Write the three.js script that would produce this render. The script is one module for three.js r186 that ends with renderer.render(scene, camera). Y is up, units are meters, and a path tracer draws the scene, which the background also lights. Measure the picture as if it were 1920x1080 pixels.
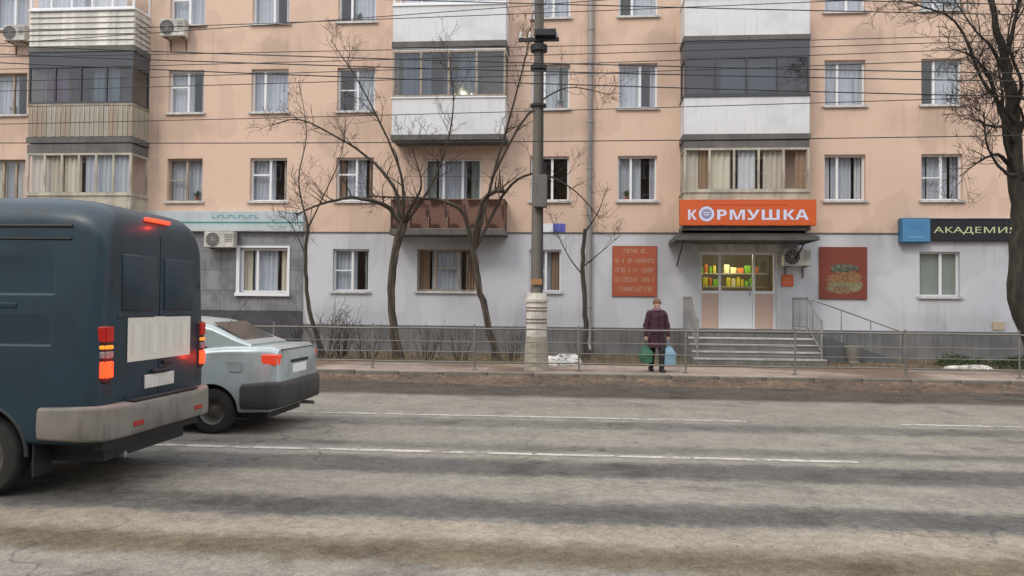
import * as THREE from 'three';
import { mergeGeometries, mergeVertices, toCreasedNormals } from 'three/addons/utils/BufferGeometryUtils.js';
import { RoundedBoxGeometry } from 'three/addons/geometries/RoundedBoxGeometry.js';
import { MarchingCubes } from 'three/addons/objects/MarchingCubes.js';
import { Brush, Evaluator, SUBTRACTION } from 'three-bvh-csg';

// ---------------------------------------------------------------- camera, sky, light, exposure
const scene = new THREE.Scene();
const EYE = new THREE.Vector3(0, 1.68, 24.41);
const camera = new THREE.PerspectiveCamera(39.42, 16 / 9, 0.1, 900);
camera.position.copy(EYE);
camera.rotation.set(0.0199, 0.0838, 0.0094, 'YXZ');
scene.add(camera);
const renderer = new THREE.WebGLRenderer({ antialias: true });
renderer.toneMapping = THREE.LinearToneMapping;
renderer.toneMappingExposure = 1.5;
renderer.shadowMap.enabled = true;

let seed = 1234567;
const rnd = () => { seed = (seed + 0x6d2b79f5) | 0; let t = Math.imul(seed ^ (seed >>> 15), 1 | seed); t = (t + Math.imul(t ^ (t >>> 7), 61 | t)) ^ t; return ((t ^ (t >>> 14)) >>> 0) / 4294967296; };
const rr = (a, b) => a + (b - a) * rnd();
const lerp = (a, b, t) => a + (b - a) * t;
const clamp = (x, a = 0, b = 1) => Math.min(b, Math.max(a, x));
const sstep = (a, b, x) => { const t = clamp((x - a) / (b - a)); return t * t * (3 - 2 * t); };
function hash(x, y, s) { let h = Math.imul(x, 374761393) ^ Math.imul(y, 668265263) ^ Math.imul(s, 2147483647 ^ 0x5bd1e995); h = Math.imul(h ^ (h >>> 13), 1274126177); return ((h ^ (h >>> 16)) >>> 0) / 4294967296; }
function vnoise(x, y, px, py, s = 1) {            // value noise, tiling every px, py cells
  const xi = Math.floor(x), yi = Math.floor(y), fx = x - xi, fy = y - yi, u = fx * fx * (3 - 2 * fx), v = fy * fy * (3 - 2 * fy);
  const X0 = ((xi % px) + px) % px, X1 = (X0 + 1) % px, Y0 = ((yi % py) + py) % py, Y1 = (Y0 + 1) % py;
  return lerp(lerp(hash(X0, Y0, s), hash(X1, Y0, s), u), lerp(hash(X0, Y1, s), hash(X1, Y1, s), u), v);
}
function fbm(u, v, fx, fy, oct = 4, s = 1) { let a = 0.5, t = 0, n = 0; for (let i = 0; i < oct; i++) { t += a * vnoise(u * fx, v * fy, fx, fy, s + i * 17); n += a; a *= 0.5; fx *= 2; fy *= 2; } return t / n; }

{ // overcast sky: bright even cloud, a little brighter overhead
  const W = 512, H = 256, d = new Float32Array(W * H * 4);
  for (let j = 0; j < H; j++) for (let i = 0; i < W; i++) {
    const el = ((j + 0.5) / H - 0.5) * Math.PI, s = Math.sin(el), k = (j * W + i) * 4;
    const c = 0.86 + 0.28 * fbm(i / W, j / H, 6, 5, 4, 3);
    const L = s > 0 ? (0.62 + 0.75 * s) * c : 0.3;
    d[k] = L * 0.95; d[k + 1] = L * 0.985; d[k + 2] = L * 1.06; d[k + 3] = 1;
  }
  const t = new THREE.DataTexture(d, W, H, THREE.RGBAFormat, THREE.FloatType);
  t.mapping = THREE.EquirectangularReflectionMapping; t.magFilter = t.minFilter = THREE.LinearFilter; t.needsUpdate = true;
  scene.background = t; scene.environment = t;
}
const sun = new THREE.DirectionalLight(0xfff3e4, 0.8);
sun.position.set(-14, 30, 34); sun.target.position.set(0, 0, 6); sun.castShadow = true; sun.shadow.radius = 30;
Object.assign(sun.shadow.camera, { left: -40, right: 40, top: 30, bottom: -30, near: 1, far: 120 });
sun.shadow.mapSize.set(2048, 2048);
scene.add(sun, sun.target);

// a photo pixel is a direction; its distance comes from the wall plane (z) or ground (y) it lies on
const F = 1507;
function ray(px, py) { return new THREE.Vector3((px - 960) / F, -(py - 540) / F, -1).applyEuler(camera.rotation); }
function P(px, py, z) { const r = ray(px, py), t = (z - EYE.z) / r.z; return EYE.clone().addScaledVector(r, t); }
function G(px, py, y) { const r = ray(px, py), t = (y - EYE.y) / r.y; return EYE.clone().addScaledVector(r, t); }
const FX = (px, z = 0, py = 300) => P(px, py, z).x;
const FY = (px, py, z = 0) => P(px, py, z).y;

// ---------------------------------------------------------------- helpers
const used = new Map();
function numbered(n) { const k = used.get(n) || 0; used.set(n, k + 1); return k ? n + '_' + String(k).padStart(3, '0') : n; }
function tag(o, label, category, group) { o.userData.label = label; if (category) o.userData.category = category; if (group) o.userData.group = group; return o; }
function thing(name, label, category, pos = [0, 0, 0], turn = 0, group) {
  const o = new THREE.Group(); o.name = numbered(name); o.position.set(...pos); o.rotation.y = turn; scene.add(o);
  return tag(o, label, category, group);
}
function mesh(name, geo, mat, parent = scene, label) {
  if (Array.isArray(geo)) geo = join(geo);
  const m = new THREE.Mesh(geo, mat); m.name = parent === scene ? numbered(name) : name; m.castShadow = m.receiveShadow = true; parent.add(m);
  if (label) m.userData.label = label;
  return m;
}
function join(list) {
  const gs = list.map((g) => { let h = g.index ? g.toNonIndexed() : g; for (const k of Object.keys(h.attributes)) if (!['position', 'normal', 'uv'].includes(k)) { h = h.clone(); h.deleteAttribute(k); } if (!h.attributes.normal) h.computeVertexNormals(); if (!h.attributes.uv) { h.setAttribute('uv', new THREE.Float32BufferAttribute(new Float32Array(h.attributes.position.count * 2), 2)); } return h; });
  return gs.length === 1 ? gs[0] : mergeGeometries(gs);
}
function uvm(geo, sc = 1, ox = 0, oy = 0) {                                   // uv in metres, by the way each face points
  const g = geo.index ? geo.toNonIndexed() : geo, p = g.attributes.position, n = g.attributes.normal, uv = new Float32Array(p.count * 2);
  for (let i = 0; i < p.count; i++) {
    const ax = Math.abs(n.getX(i)), ay = Math.abs(n.getY(i)), az = Math.abs(n.getZ(i));
    let u, v;
    if (az >= ax && az >= ay) { u = p.getX(i); v = p.getY(i); } else if (ay >= ax) { u = p.getX(i); v = p.getZ(i); } else { u = p.getZ(i); v = p.getY(i); }
    uv[2 * i] = u * sc + ox; uv[2 * i + 1] = v * sc + oy;
  }
  g.setAttribute('uv', new THREE.BufferAttribute(uv, 2)); return g;
}
const bx = (w, h, d, x = 0, y = 0, z = 0) => uvm(new THREE.BoxGeometry(w, h, d).translate(x, y, z));
const box3 = (x0, x1, y0, y1, z0, z1) => bx(x1 - x0, y1 - y0, z1 - z0, (x0 + x1) / 2, (y0 + y1) / 2, (z0 + z1) / 2);
const rbox = (w, h, d, r, x = 0, y = 0, z = 0) => uvm(new RoundedBoxGeometry(w, h, d, 2, r).translate(x, y, z));
const cyl = (r0, r1, h, n = 16, x = 0, y = 0, z = 0) => new THREE.CylinderGeometry(r0, r1, h, n).translate(x, y, z);
function bar(a, b, r, n = 8) { const A = new THREE.Vector3(...a), Bv = new THREE.Vector3(...b), L = A.distanceTo(Bv); const g = new THREE.CylinderGeometry(r, r, L, n); const q = new THREE.Quaternion().setFromUnitVectors(new THREE.Vector3(0, 1, 0), Bv.clone().sub(A).normalize()); return g.applyQuaternion(q).translate((A.x + Bv.x) / 2, (A.y + Bv.y) / 2, (A.z + Bv.z) / 2); }
function tubeInto(out, pts, rad, sides) {                                    // tapered tube through points
  const n = pts.length, T = new THREE.Vector3(), N = new THREE.Vector3(0.31, 0.17, 0.94), Bn = new THREE.Vector3();
  const base = out.p.length / 3;
  for (let i = 0; i < n; i++) {
    T.copy(pts[Math.min(n - 1, i + 1)]).sub(pts[Math.max(0, i - 1)]).normalize();
    N.addScaledVector(T, -N.dot(T)); if (N.lengthSq() < 1e-6) N.set(T.y, -T.x, 0.01); N.normalize(); Bn.crossVectors(T, N);
    for (let k = 0; k < sides; k++) { const a = k / sides * Math.PI * 2, c = Math.cos(a), s = Math.sin(a), nx = N.x * c + Bn.x * s, ny = N.y * c + Bn.y * s, nz = N.z * c + Bn.z * s; out.p.push(pts[i].x + nx * rad[i], pts[i].y + ny * rad[i], pts[i].z + nz * rad[i]); out.n.push(nx, ny, nz); out.u.push(k / sides * 0.6, i * 0.25); }
  }
  for (let i = 0; i < n - 1; i++) for (let k = 0; k < sides; k++) { const a = base + i * sides + k, b = base + i * sides + (k + 1) % sides; out.i.push(a, b, a + sides, b, b + sides, a + sides); }
}
const bag = () => ({ p: [], n: [], u: [], i: [] });
function unbag(o) { const g = new THREE.BufferGeometry(); g.setAttribute('position', new THREE.Float32BufferAttribute(o.p, 3)); g.setAttribute('normal', new THREE.Float32BufferAttribute(o.n, 3)); g.setAttribute('uv', new THREE.Float32BufferAttribute(o.u, 2)); g.setIndex(o.i); return g; }

function dtex(w, h, fn, srgb = true, rep) {
  const d = new Uint8Array(w * h * 4);
  for (let j = 0; j < h; j++) for (let i = 0; i < w; i++) { const c = fn((i + 0.5) / w, (j + 0.5) / h), k = (j * w + i) * 4; if (typeof c === 'number') d[k] = d[k + 1] = d[k + 2] = clamp(c) * 255; else { d[k] = clamp(c[0]) * 255; d[k + 1] = clamp(c[1]) * 255; d[k + 2] = clamp(c[2]) * 255; } d[k + 3] = 255; }
  const t = new THREE.DataTexture(d, w, h); t.wrapS = t.wrapT = THREE.RepeatWrapping; t.magFilter = THREE.LinearFilter; t.minFilter = THREE.LinearMipmapLinearFilter; t.generateMipmaps = true; if (srgb) t.colorSpace = THREE.SRGBColorSpace; if (rep) t.repeat.set(rep, rep); t.needsUpdate = true; return t;
}
function canvasTex(w, h, draw) { const c = document.createElement('canvas'); c.width = w; c.height = h; draw(c.getContext('2d'), w, h); const t = new THREE.CanvasTexture(c); t.colorSpace = THREE.SRGBColorSpace; t.magFilter = THREE.LinearFilter; return t; }
const lin = (r, g, b) => new THREE.Color().setRGB(r, g, b);
const S = (color, roughness = 0.8, extra = {}) => new THREE.MeshStandardMaterial({ color, roughness, ...extra });

// ---------------------------------------------------------------- materials
const stuccoT = dtex(512, 512, (u, v) => {           // repeat 6 m: cloudy paint, streaks of dirt running down, patch repairs
  const a = fbm(u, v, 5, 5, 5, 11), st = fbm(u, v, 60, 3, 3, 23), p = sstep(0.62, 0.66, fbm(u, v, 7, 4, 3, 41)), g = hash(Math.floor(u * 512), Math.floor(v * 512), 5);
  const d = 0.97 - 0.08 * sstep(0.45, 0.8, a) - 0.06 * sstep(0.55, 0.9, st) * sstep(0.3, 0.7, a) - 0.035 * p - 0.04 * g;
  return [d, d * 0.99, d * 0.975];
}, true, 1 / 6);
const stuccoB = dtex(512, 512, (u, v) => 0.6 * fbm(u, v, 128, 128, 2, 7) + 0.4 * fbm(u, v, 20, 20, 3, 8), false, 1 / 3);
const concT = dtex(512, 512, (u, v) => { const a = fbm(u, v, 6, 6, 5, 51), b = fbm(u, v, 50, 4, 3, 52), g = hash(Math.floor(u * 512), Math.floor(v * 512), 9); const d = 0.98 - 0.24 * a - 0.1 * sstep(0.5, 0.9, b) - 0.08 * g; return [d, d * 0.985, d * 0.955]; }, true, 1 / 3);
const soilT = dtex(1024, 1024, (u, v) => { const a = fbm(u, v, 8, 8, 6, 61), b = fbm(u, v, 90, 90, 2, 62), c = sstep(0.6, 0.72, fbm(u, v, 40, 40, 3, 63)); const d = 0.4 + 0.4 * a + 0.28 * (b - 0.5) + 0.1 * c; return [d, d * 0.89, d * 0.77]; }, true, 1 / 6);
const soilB = dtex(512, 512, (u, v) => fbm(u, v, 60, 60, 3, 66), false, 1 / 4);
const paveT = dtex(1024, 512, (u, v) => { const a = fbm(u, v, 10, 6, 5, 71), b = fbm(u, v, 120, 80, 2, 72), m = sstep(0.5, 0.68, fbm(u, v, 6, 5, 4, 73)); const d = 0.62 + 0.22 * (a - 0.5) + 0.16 * (b - 0.5); return [lerp(d * 1.02, d * 0.78, m), lerp(d * 0.93, d * 0.68, m), lerp(d * 0.85, d * 0.57, m)]; }, true);
paveT.repeat.set(1 / 14, 1 / 7);
const gritB = dtex(512, 512, (u, v) => 0.5 * hash(Math.floor(u * 512), Math.floor(v * 512), 77) + 0.5 * fbm(u, v, 90, 90, 2, 78), false, 1 / 1.5);
const barkT = dtex(256, 256, (u, v) => { const d = 0.55 + 0.5 * (fbm(u, v, 24, 4, 4, 81) - 0.4); return [d, d * 0.95, d * 0.88]; });
const barkB = dtex(256, 256, (u, v) => fbm(u, v, 24, 4, 4, 81), false);
const rustT = dtex(512, 256, (u, v) => { const a = fbm(u, v, 6, 5, 5, 91), b = sstep(0.48, 0.6, fbm(u, v, 9, 6, 4, 92)); return [lerp(0.62, 0.36, b) + 0.2 * (a - 0.5), lerp(0.47, 0.24, b) + 0.18 * (a - 0.5), lerp(0.42, 0.19, b) + 0.16 * (a - 0.5)]; }, true, 1 / 3);
const oldPaintT = dtex(512, 256, (u, v) => { const a = fbm(u, v, 5, 3, 5, 95), b = sstep(0.45, 0.62, fbm(u, v, 30, 3, 4, 96)); return [0.80 + 0.2 * (a - 0.5) - 0.14 * b, 0.775 + 0.2 * (a - 0.5) - 0.165 * b, 0.73 + 0.2 * (a - 0.5) - 0.19 * b]; }, true, 1 / 4);
const dirtT = dtex(512, 512, (u, v) => { const a = fbm(u, v, 7, 7, 5, 101), b = fbm(u, v, 40, 6, 3, 102); const d = 1 - 0.16 * sstep(0.4, 0.8, a) - 0.1 * sstep(0.5, 0.85, b); return [d, d * 0.985, d * 0.96]; }, true, 1 / 2.5);
// the road: one asphalt colour all over; on it lie strips of matter with ragged edges, by world z: worn dark wheel tracks,
// the sand swept along the median, and mud in the gutter
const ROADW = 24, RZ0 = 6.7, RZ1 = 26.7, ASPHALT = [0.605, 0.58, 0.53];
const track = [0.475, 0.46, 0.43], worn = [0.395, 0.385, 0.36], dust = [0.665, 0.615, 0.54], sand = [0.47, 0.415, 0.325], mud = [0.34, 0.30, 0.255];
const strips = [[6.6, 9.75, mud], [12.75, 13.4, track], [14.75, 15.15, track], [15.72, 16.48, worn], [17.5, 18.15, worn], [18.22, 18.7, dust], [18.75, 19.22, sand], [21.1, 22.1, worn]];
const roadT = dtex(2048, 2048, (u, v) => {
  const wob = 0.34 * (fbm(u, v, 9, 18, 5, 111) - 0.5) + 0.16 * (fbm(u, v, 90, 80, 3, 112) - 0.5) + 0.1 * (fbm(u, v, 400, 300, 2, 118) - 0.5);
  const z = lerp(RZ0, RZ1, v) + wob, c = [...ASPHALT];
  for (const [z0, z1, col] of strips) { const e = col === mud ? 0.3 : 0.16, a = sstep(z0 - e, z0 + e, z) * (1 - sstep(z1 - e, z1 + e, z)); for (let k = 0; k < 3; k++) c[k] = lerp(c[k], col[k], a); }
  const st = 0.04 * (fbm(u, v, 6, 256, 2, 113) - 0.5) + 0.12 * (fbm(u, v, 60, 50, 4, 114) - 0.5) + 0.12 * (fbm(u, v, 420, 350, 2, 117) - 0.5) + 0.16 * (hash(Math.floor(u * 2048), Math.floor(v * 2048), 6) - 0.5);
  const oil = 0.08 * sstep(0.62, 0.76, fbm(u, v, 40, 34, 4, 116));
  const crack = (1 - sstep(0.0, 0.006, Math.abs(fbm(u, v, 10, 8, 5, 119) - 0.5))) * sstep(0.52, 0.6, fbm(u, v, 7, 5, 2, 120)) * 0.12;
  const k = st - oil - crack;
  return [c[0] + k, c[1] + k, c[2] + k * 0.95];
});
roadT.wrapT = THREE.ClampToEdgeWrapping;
const wornT = dtex(1024, 256, (u, v) => sstep(0.36, 0.42, 0.65 * fbm(u, v, 40, 10, 4, 151) + 0.35 * fbm(u, v, 300, 80, 2, 152)), false); wornT.repeat.set(1 / 5, 1 / 1.25);
const snowT = dtex(256, 256, (u, v) => { const g = sstep(0.6, 0.72, fbm(u, v, 22, 22, 4, 161)), h = sstep(0.55, 0.8, fbm(u, v, 5, 5, 4, 162)); const d = 0.95 - 0.5 * g - 0.26 * h; return [d, d * 0.975, d * 0.93]; });
const faintT = dtex(512, 512, (u, v) => { const a = fbm(u, v, 6, 6, 5, 141), b = fbm(u, v, 50, 4, 3, 142); const d = 1 - 0.06 * sstep(0.45, 0.85, a) - 0.045 * sstep(0.55, 0.9, b); return [d, d * 0.99, d * 0.975]; }, true, 1 / 3);
const M = {
  peach: S(lin(0.80, 0.59, 0.465), 0.92, { map: stuccoT, bumpMap: stuccoB, bumpScale: 0.006 }),
  white: S(lin(0.67, 0.69, 0.735), 0.9, { map: stuccoT, bumpMap: stuccoB, bumpScale: 0.005 }),
  plinth: S(lin(0.27, 0.275, 0.285), 0.9, { map: concT, bumpMap: stuccoB, bumpScale: 0.006 }),
  inner: S(lin(0.32, 0.28, 0.23), 0.95), roof: S(lin(0.08, 0.08, 0.085), 0.9),
  pvc: S(lin(0.80, 0.805, 0.81), 0.4), wood: S(lin(0.42, 0.36, 0.29), 0.7, { map: dirtT }), darkFrame: S(lin(0.06, 0.06, 0.065), 0.5), sill: S(lin(0.66, 0.67, 0.68), 0.5, { map: dirtT }),
  cream: S(lin(0.50, 0.475, 0.40), 0.75, { map: dirtT }),
  glass: new THREE.MeshPhysicalMaterial({ color: 0xffffff, roughness: 0.02, transmission: 1, thickness: 0, ior: 1.85 }),
  tinted: new THREE.MeshPhysicalMaterial({ color: lin(0.42, 0.46, 0.5), roughness: 0.03, transmission: 1, thickness: 0, ior: 1.85 }), smoked: new THREE.MeshPhysicalMaterial({ color: lin(0.26, 0.29, 0.33), roughness: 0.03, transmission: 1, thickness: 0, ior: 1.85 }),
  tulle: new THREE.MeshPhysicalMaterial({ color: lin(0.66, 0.72, 0.80), roughness: 1, transmission: 0.35, thickness: 0, side: THREE.DoubleSide }),
  drape: [[0.55, 0.5, 0.42], [0.62, 0.63, 0.66], [0.42, 0.44, 0.5], [0.35, 0.24, 0.16], [0.27, 0.31, 0.28], [0.66, 0.62, 0.5]].map((c) => S(lin(...c), 0.95, { side: THREE.DoubleSide })),
  hub: S(lin(0.12, 0.115, 0.105), 0.6, { metalness: 0.3, map: dirtT }), slab: S(lin(0.22, 0.215, 0.21), 0.9, { map: concT }), whitePanel: S(lin(0.70, 0.715, 0.735), 0.6, { map: faintT }), siding: S(lin(0.70, 0.69, 0.66), 0.55, { map: dirtT }),
  oldPlank: S(lin(0.86, 0.93, 0.98), 0.85, { map: oldPaintT }), oldPlank2: S(lin(0.80, 0.74, 0.70), 0.85, { map: oldPaintT }), oldPlank3: S(lin(0.82, 0.83, 0.78), 0.85, { map: oldPaintT }),
  rust: S(lin(0.55, 0.54, 0.5), 0.9, { map: rustT }), tint: S(lin(0.07, 0.075, 0.085), 0.35),
  clad: [0, 1, 2].map((i) => S(lin(0.245 + 0.012 * i, 0.255 + 0.012 * i, 0.28 + 0.012 * i), 0.55, { map: dirtT })), cladDark: S(lin(0.075, 0.075, 0.09), 0.6, { map: dirtT }), gap: S(lin(0.05, 0.05, 0.055), 0.9),
  galv: S(lin(0.42, 0.43, 0.44), 0.45, { metalness: 0.6, map: dirtT }), pipe: S(lin(0.36, 0.345, 0.34), 0.6, { map: dirtT }), rail: S(lin(0.20, 0.195, 0.18), 0.6, { map: dirtT }), black: S(lin(0.02, 0.02, 0.022), 0.6), canopy: S(lin(0.03, 0.033, 0.033), 0.55, { map: dirtT }),
  orange: S(lin(0.66, 0.145, 0.035), 0.5, { map: dirtT }), acWhite: S(lin(0.62, 0.62, 0.58), 0.5, { map: dirtT }), acDark: S(lin(0.05, 0.05, 0.05), 0.6), rustMetal: S(lin(0.16, 0.1, 0.07), 0.8),
  concrete: S(lin(0.36, 0.34, 0.32), 0.9, { map: concT, bumpMap: stuccoB, bumpScale: 0.008 }), pole: S(lin(0.22, 0.205, 0.185), 0.9, { map: concT, bumpMap: stuccoB, bumpScale: 0.008 }), limewash: S(lin(0.70, 0.68, 0.63), 0.95, { map: dirtT, bumpMap: stuccoB, bumpScale: 0.008 }),
  limeDirty: S(lin(0.55, 0.51, 0.43), 0.95, { map: concT, bumpMap: stuccoB, bumpScale: 0.008 }),
  soil: S(lin(0.46, 0.42, 0.40), 1, { map: soilT, bumpMap: soilB, bumpScale: 0.05 }), pave: S(lin(0.86, 0.82, 0.80), 0.95, { map: paveT, bumpMap: gritB, bumpScale: 0.006 }),
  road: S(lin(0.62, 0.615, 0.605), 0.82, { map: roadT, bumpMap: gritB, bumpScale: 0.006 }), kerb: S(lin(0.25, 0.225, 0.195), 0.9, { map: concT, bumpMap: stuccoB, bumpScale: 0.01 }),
  line: S(lin(0.70, 0.685, 0.63), 0.8, { map: concT, alphaMap: wornT, transparent: true }), step: S(lin(0.26, 0.268, 0.268), 0.8, { map: concT }), nosing: S(lin(0.55, 0.55, 0.53), 0.6, { map: dirtT }),
  bark: S(lin(0.23, 0.2, 0.175), 0.95, { map: barkT, bumpMap: barkB, bumpScale: 0.03 }), barkDark: S(lin(0.13, 0.118, 0.105), 0.95, { map: barkT, bumpMap: barkB, bumpScale: 0.03 }), barkGrey: S(lin(0.2, 0.185, 0.17), 0.95, { map: barkT, bumpMap: barkB, bumpScale: 0.02 }),
  snow: S(lin(0.78, 0.79, 0.80), 0.8, { map: snowT, bumpMap: stuccoB, bumpScale: 0.03 }), wire: S(lin(0.02, 0.02, 0.02), 0.6),
};

// ---------------------------------------------------------------- ground
const PAVE = 0.15, ZK = 6.75;                                   // pavement level, kerb line
{
  const g = new THREE.PlaneGeometry(600, 600).rotateX(-Math.PI / 2).translate(0, -0.06, 0);
  const m = mesh('ground', uvm(g), M.soil); m.userData.kind = 'structure';
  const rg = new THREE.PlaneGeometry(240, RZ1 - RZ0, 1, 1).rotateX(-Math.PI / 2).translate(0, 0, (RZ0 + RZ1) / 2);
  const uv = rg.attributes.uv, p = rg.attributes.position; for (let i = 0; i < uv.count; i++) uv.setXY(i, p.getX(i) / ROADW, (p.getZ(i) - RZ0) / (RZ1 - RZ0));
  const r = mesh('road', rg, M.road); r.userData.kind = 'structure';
  const far = mesh('road_far_side', uvm(new THREE.PlaneGeometry(240, 9).rotateX(-Math.PI / 2).translate(0, 0, RZ1 + 4.5)), S(lin(0.2, 0.195, 0.185), 0.85, { map: concT })); far.userData.kind = 'structure';
  const pv = mesh('pavement', [box3(-120, 120, -0.05, PAVE, 3.95, ZK - 0.15)], M.pave); pv.userData.kind = 'structure';
  const pv2 = mesh('pavement', [box3(-120, 120, -0.05, PAVE, 35.8, 44)], M.pave); pv2.userData.kind = 'structure';
  // front garden of bare earth, gently uneven
  const sg = new THREE.PlaneGeometry(240, 3.95, 480, 16).rotateX(-Math.PI / 2).translate(0, 0, 1.975), sp = sg.attributes.position;
  for (let i = 0; i < sp.count; i++) { const x = sp.getX(i), z = sp.getZ(i), e = sstep(3.94, 3.4, z); sp.setY(i, PAVE - 0.02 + e * 0.09 * (fbm(x / 60 + 9, z / 60, 90, 90, 3, 31) - 0.35)); }
  sg.computeVertexNormals();
  const soil = mesh('garden_soil', uvm(sg), M.soil); soil.userData.kind = 'structure';
  // kerb of separate stones
  const kerb = new THREE.Group(); kerb.name = 'kerb'; kerb.userData.kind = 'structure'; scene.add(kerb);
  const ks = [rbox(0.985, 0.3, 0.15, 0.018), rbox(0.985, 0.3, 0.148, 0.024)];
  for (let i = -22; i < 22; i++) { const k = mesh('kerb_stone', ks[i & 1], M.kerb, kerb); k.position.set(i + 0.5, 0.018 + rr(-0.012, 0.006), ZK - 0.075 + rr(-0.008, 0.008)); k.rotation.z = rr(-0.006, 0.006); k.rotation.y = rr(-0.006, 0.006); }
  const kr = mesh('kerb_run', [box3(-120, -22, -0.1, 0.165, ZK - 0.15, ZK), box3(22, 120, -0.1, 0.165, ZK - 0.15, ZK)], M.kerb, kerb);
  // bank of wet grit swept against the kerb, and loose stones
  const mg = new THREE.PlaneGeometry(90, 1.7, 900, 22).rotateX(-Math.PI / 2).translate(0, 0, ZK + 0.85), mp = mg.attributes.position;
  for (let i = 0; i < mp.count; i++) { const x = mp.getX(i), t = (mp.getZ(i) - ZK) / 1.7, w = 0.35 + 0.6 * fbm(x / 90 + 0.5, 0.3, 60, 3, 3, 35), n = fbm(x / 90 + 0.5, t, 700, 14, 3, 36); mp.setY(i, t < 0.01 ? 0.05 + 0.07 * w : Math.max(-0.01, 0.11 * w * Math.pow(Math.max(0, 1 - t / w), 1.4) + 0.016 * (n - 0.5) * Math.max(0, 1 - t / w) - 0.004)); }
  mg.computeVertexNormals(); const mud = mesh('gutter_mud', uvm(mg), S(lin(0.34, 0.30, 0.27), 1, { map: soilT, bumpMap: soilB, bumpScale: 0.03 })); mud.userData.kind = 'structure';
  const ig = new THREE.IcosahedronGeometry(1, 0), N = 5200, inst = new THREE.InstancedMesh(ig, S(lin(0.24, 0.215, 0.185), 0.95), N), mm = new THREE.Matrix4(), qq = new THREE.Quaternion(), cc = new THREE.Color();
  for (let i = 0; i < N; i++) { const far = rnd() < 0.75, x = rr(-26, 26), z = far ? ZK + 0.05 + Math.pow(rnd(), 1.6) * 2.4 : 18.45 + rr(-0.5, 0.9), sz = rr(0.004, far ? 0.017 : 0.0055); qq.setFromEuler(new THREE.Euler(rr(0, 6), rr(0, 6), rr(0, 6))); mm.compose(new THREE.Vector3(x, sz * 0.5 + (far ? Math.max(0, 0.05 - (z - ZK) * 0.06) : 0), z), qq, new THREE.Vector3(sz, sz * 0.7, sz * 1.2)); inst.setMatrixAt(i, mm); inst.setColorAt(i, cc.setScalar(rr(0.35, 0.9))); }
  inst.name = 'gravel'; inst.userData = { kind: 'stuff', label: 'loose grit and small stones along the gutter and median', category: 'gravel' }; scene.add(inst);
  // dead grass standing in the front garden
  const bl = new THREE.BufferGeometry(); bl.setAttribute('position', new THREE.Float32BufferAttribute([-0.004, 0, 0, 0.004, 0, 0, 0.012, 1, 0.25, -0.003, 0.55, 0.06, 0.004, 0.55, 0.06, 0.012, 1, 0.25], 3)); bl.setIndex([0, 1, 4, 0, 4, 3, 3, 4, 2]); bl.computeVertexNormals();
  const NG = 26000, gr = new THREE.InstancedMesh(bl, S(0xffffff, 1, { side: THREE.DoubleSide }), NG);
  for (let i = 0; i < NG; i++) { let x, z; do { x = rr(-24, 24); z = rr(0.15, 3.9); } while (fbm(x / 48 + 0.5, z / 4, 40, 4, 3, 37) < rr(0.35, 0.68)); qq.setFromEuler(new THREE.Euler(rr(-0.5, 0.5), rr(0, 6.3), rr(-0.5, 0.5))); const h = rr(0.05, 0.2); mm.compose(new THREE.Vector3(x, PAVE - 0.02, z), qq, new THREE.Vector3(1, h, h)); gr.setMatrixAt(i, mm); const k = rr(0.6, 1.2); gr.setColorAt(i, rnd() < 0.8 ? cc.setRGB(0.22 * k, 0.17 * k, 0.105 * k) : cc.setRGB(0.1 * k, 0.12 * k, 0.05 * k)); }
  gr.name = 'dead_grass'; gr.userData = { kind: 'stuff', label: 'short dead grass in the front garden', category: 'grass' }; scene.add(gr);
  // lane lines: worn paint strips
  const lm = (name, x0, x1, z, w) => { const s = new THREE.Shape(); const n = Math.max(8, Math.round((x1 - x0) / 0.12)); for (let i = 0; i <= n; i++) { const x = lerp(x0, x1, i / n); s[i ? 'lineTo' : 'moveTo'](x, -w / 2 + rr(-0.008, 0.008)); } for (let i = n; i >= 0; i--) s.lineTo(lerp(x0, x1, i / n), w / 2 + rr(-0.008, 0.008)); const g2 = new THREE.ShapeGeometry(s).rotateX(-Math.PI / 2).translate(0, 0.005, z); const o = mesh(name, uvm(g2), M.line); o.userData.kind = 'structure'; };
  const a = G(1400, 791, 0), b = G(1690, 797, 0), c = G(1600, 862, 0), d = G(960, 851, 0), e = G(960, 781, 0);
  lm('lane_line', -40, a.x, e.z, 0.11); lm('lane_line', b.x, b.x + 9, e.z, 0.11); lm('lane_line', -40, c.x, d.z, 0.12);
}

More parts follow.
